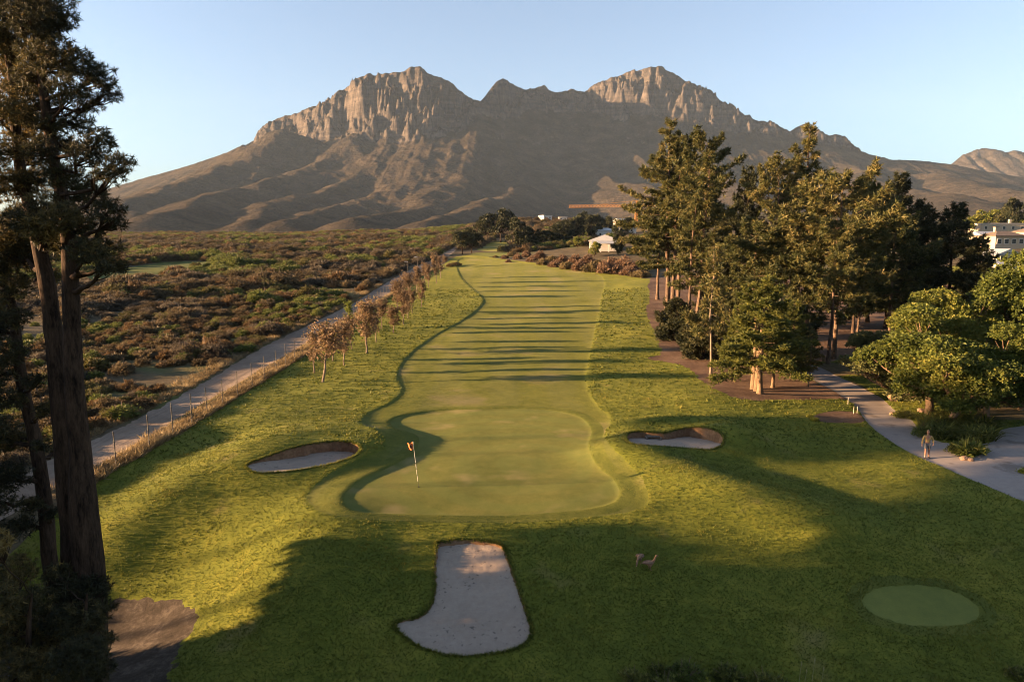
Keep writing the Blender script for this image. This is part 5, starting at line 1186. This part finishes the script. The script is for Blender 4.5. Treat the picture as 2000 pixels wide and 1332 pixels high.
fs = rg.uniform(0, 150, 26000); t_ = np.searchsorted(L, fs)-1; B_ = np.c_[np.interp(fs, L, FENCE[:, 0]), np.interp(fs, L, FENCE[:, 1])]
X = B_[:, 0]-np.abs(rg.normal(0, .8, len(fs)))+.25; Y = B_[:, 1]+rg.normal(0, .3, len(fs)); k_ = (sdf(TRACK, X, Y, 4.) > .0) & (X < B_[:, 0]+.35); X, Y = X[k_], Y[k_]
e_ = rg.uniform(18, 150, 9000); o_ = np.argsort(TRACK[:, 1]); lf_ = np.array([TRACK[np.abs(TRACK[:, 1]-q) < 4, 0].min() if (np.abs(TRACK[:, 1]-q) < 4).any() else -40 for q in e_])
X2 = lf_-np.abs(rg.normal(0, 1.1, len(e_)))-.1; k_ = sdf(TRACK, X2, e_, 4.) > .15; X = np.r_[X, X2[k_]]; Y = np.r_[Y, e_[k_]]
cl_ = fbm(X/2, Y/2, 78, 3)
blades(dm, np.c_[X, Y, H(X, Y)-.02], np.tile([0, 0, 1.], (len(X), 1)), .42*(1+.7*cl_)*rg.uniform(.5, 1.25, len(X)), 6, 1., .045, .42, rg, np.clip(.5+.5*cl_+rg.normal(0, .15, len(X)), 0, 1))
tag(dm.build('dry_grass', L_dryg), 'dry tan grass along both sides of the dirt track', 'dry grass', kind='stuff')
lm_ = MB()
for rim in BUNK:
    B_ = np.roll(rim, -1, 0); k_ = rg.integers(0, len(rim), 2600); t_ = rg.random(2600)[:, None]; q = rim[k_]*(1-t_)+B_[k_]*t_+rg.normal(0, .05, (2600, 2)); q = q[sdf(rim, q[:, 0], q[:, 1], 2.) > -.05]
    blades(lm_, np.c_[q, H(q[:, 0], q[:, 1])-.02], np.tile([0, 0, 1.], (len(q), 1)), .15*rg.uniform(.5, 1.25, len(q)), 6, 1., .09, .6, rg, np.clip(rg.normal(.55, .2, len(q)), 0, 1))
tag(lm_.build('bunker_lip_grass', L_grass), 'shaggy grass hanging over the lips of the three bunkers', 'grass', kind='stuff')
# tall seed stalks by the bottom bed
for px, py, h_ in [(1560, 1335, .8), (1585, 1338, 1.0), (1603, 1345, .8), (1570, 1345, .7)]:
    p_ = gp(px, py); t__ = MB().tube([(0, 0, 0), (.03, 0, h_*.6), (.06, .01, h_)], [.010, .008, .004], 5); t__.tube([(.05, .01, h_*.82), (.06, .01, h_*.95), (.065, .01, h_*1.08)], [.006, .022, .005], 6)
    o = t__.build('seed_stalk', simple('straw_stalk', (.22, .20, .09), .9)); o.location = p_; tag(o, 'tall pale seed stalk by the shrubs at the bottom edge', 'grass stalk', 'seed stalks by the bottom bed')
# ------------------------------------------------------------------ light, sky, air
w = bpy.data.worlds.new('World'); S.world = w; w.use_nodes = True; nt = w.node_tree
sk = nt.nodes.new('ShaderNodeTexSky'); sk.sky_type = 'NISHITA'; sk.sun_disc = False
sk.sun_elevation = SUN_EL; sk.air_density = 1.0; sk.dust_density = 1.5; sk.ozone_density = 3.6
bg = nt.nodes['Background']; hs_ = nt.nodes.new('ShaderNodeHueSaturation'); hs_.inputs['Saturation'].default_value = .74; nt.links.new(sk.outputs[0], hs_.inputs['Color']); nt.links.new(hs_.outputs[0], bg.inputs[0]); bg.inputs[1].default_value = .052
to_sun = Vector((-math.cos(SUN_EL)*math.cos(SUN_AZ), -math.cos(SUN_EL)*math.sin(SUN_AZ), math.sin(SUN_EL)))
sk.sun_rotation = math.atan2(to_sun.x, to_sun.y) % (2*PI)     # clockwise from +Y
sd = bpy.data.lights.new('sun', 'SUN'); sd.energy = 5.0; sd.angle = RAD(.5); sd.color = (1, .63, .33)
so = bpy.data.objects.new('sun', sd); COL.objects.link(so); so.rotation_euler = (-to_sun).to_track_quat('-Z', 'Y').to_euler(); so.location = (-80, -10, 60)
hz, hnt, hout = nodes('haze_air')
pv = hnt.nodes.new('ShaderNodeVolumePrincipled'); pv.inputs['Color'].default_value = (.58, .76, 1, 1); pv.inputs['Density'].default_value = HAZE; pv.inputs['Anisotropy'].default_value = 0
hnt.links.new(pv.outputs[0], hout.inputs['Volume'])
hb = MB().box((500, 2600, 560), (9000, 6800, 1290)).build('haze', hz); hb.visible_shadow = True
tag(hb, 'thin pale evening haze over the whole valley', 'haze', kind='stuff')
S.view_settings.view_transform = 'Standard'; S.view_settings.look = 'None'; S.view_settings.gamma = 1; S.view_settings.exposure = EXPO
S.render.engine = 'CYCLES'; c = S.cycles
c.use_denoising = True; c.denoiser = 'OPENIMAGEDENOISE'; c.denoising_prefilter = 'ACCURATE'; c.denoising_input_passes = 'RGB_ALBEDO_NORMAL'; c.filter_width = 1.0; c.max_bounces = 6; c.diffuse_bounces = 3; c.glossy_bounces = 2; c.transmission_bounces = 3; c.transparent_max_bounces = 6; c.volume_bounces = 0
c.use_adaptive_sampling = True; c.adaptive_threshold = .008; c.sample_clamp_indirect = 4; c.caustics_reflective = False; c.caustics_refractive = False
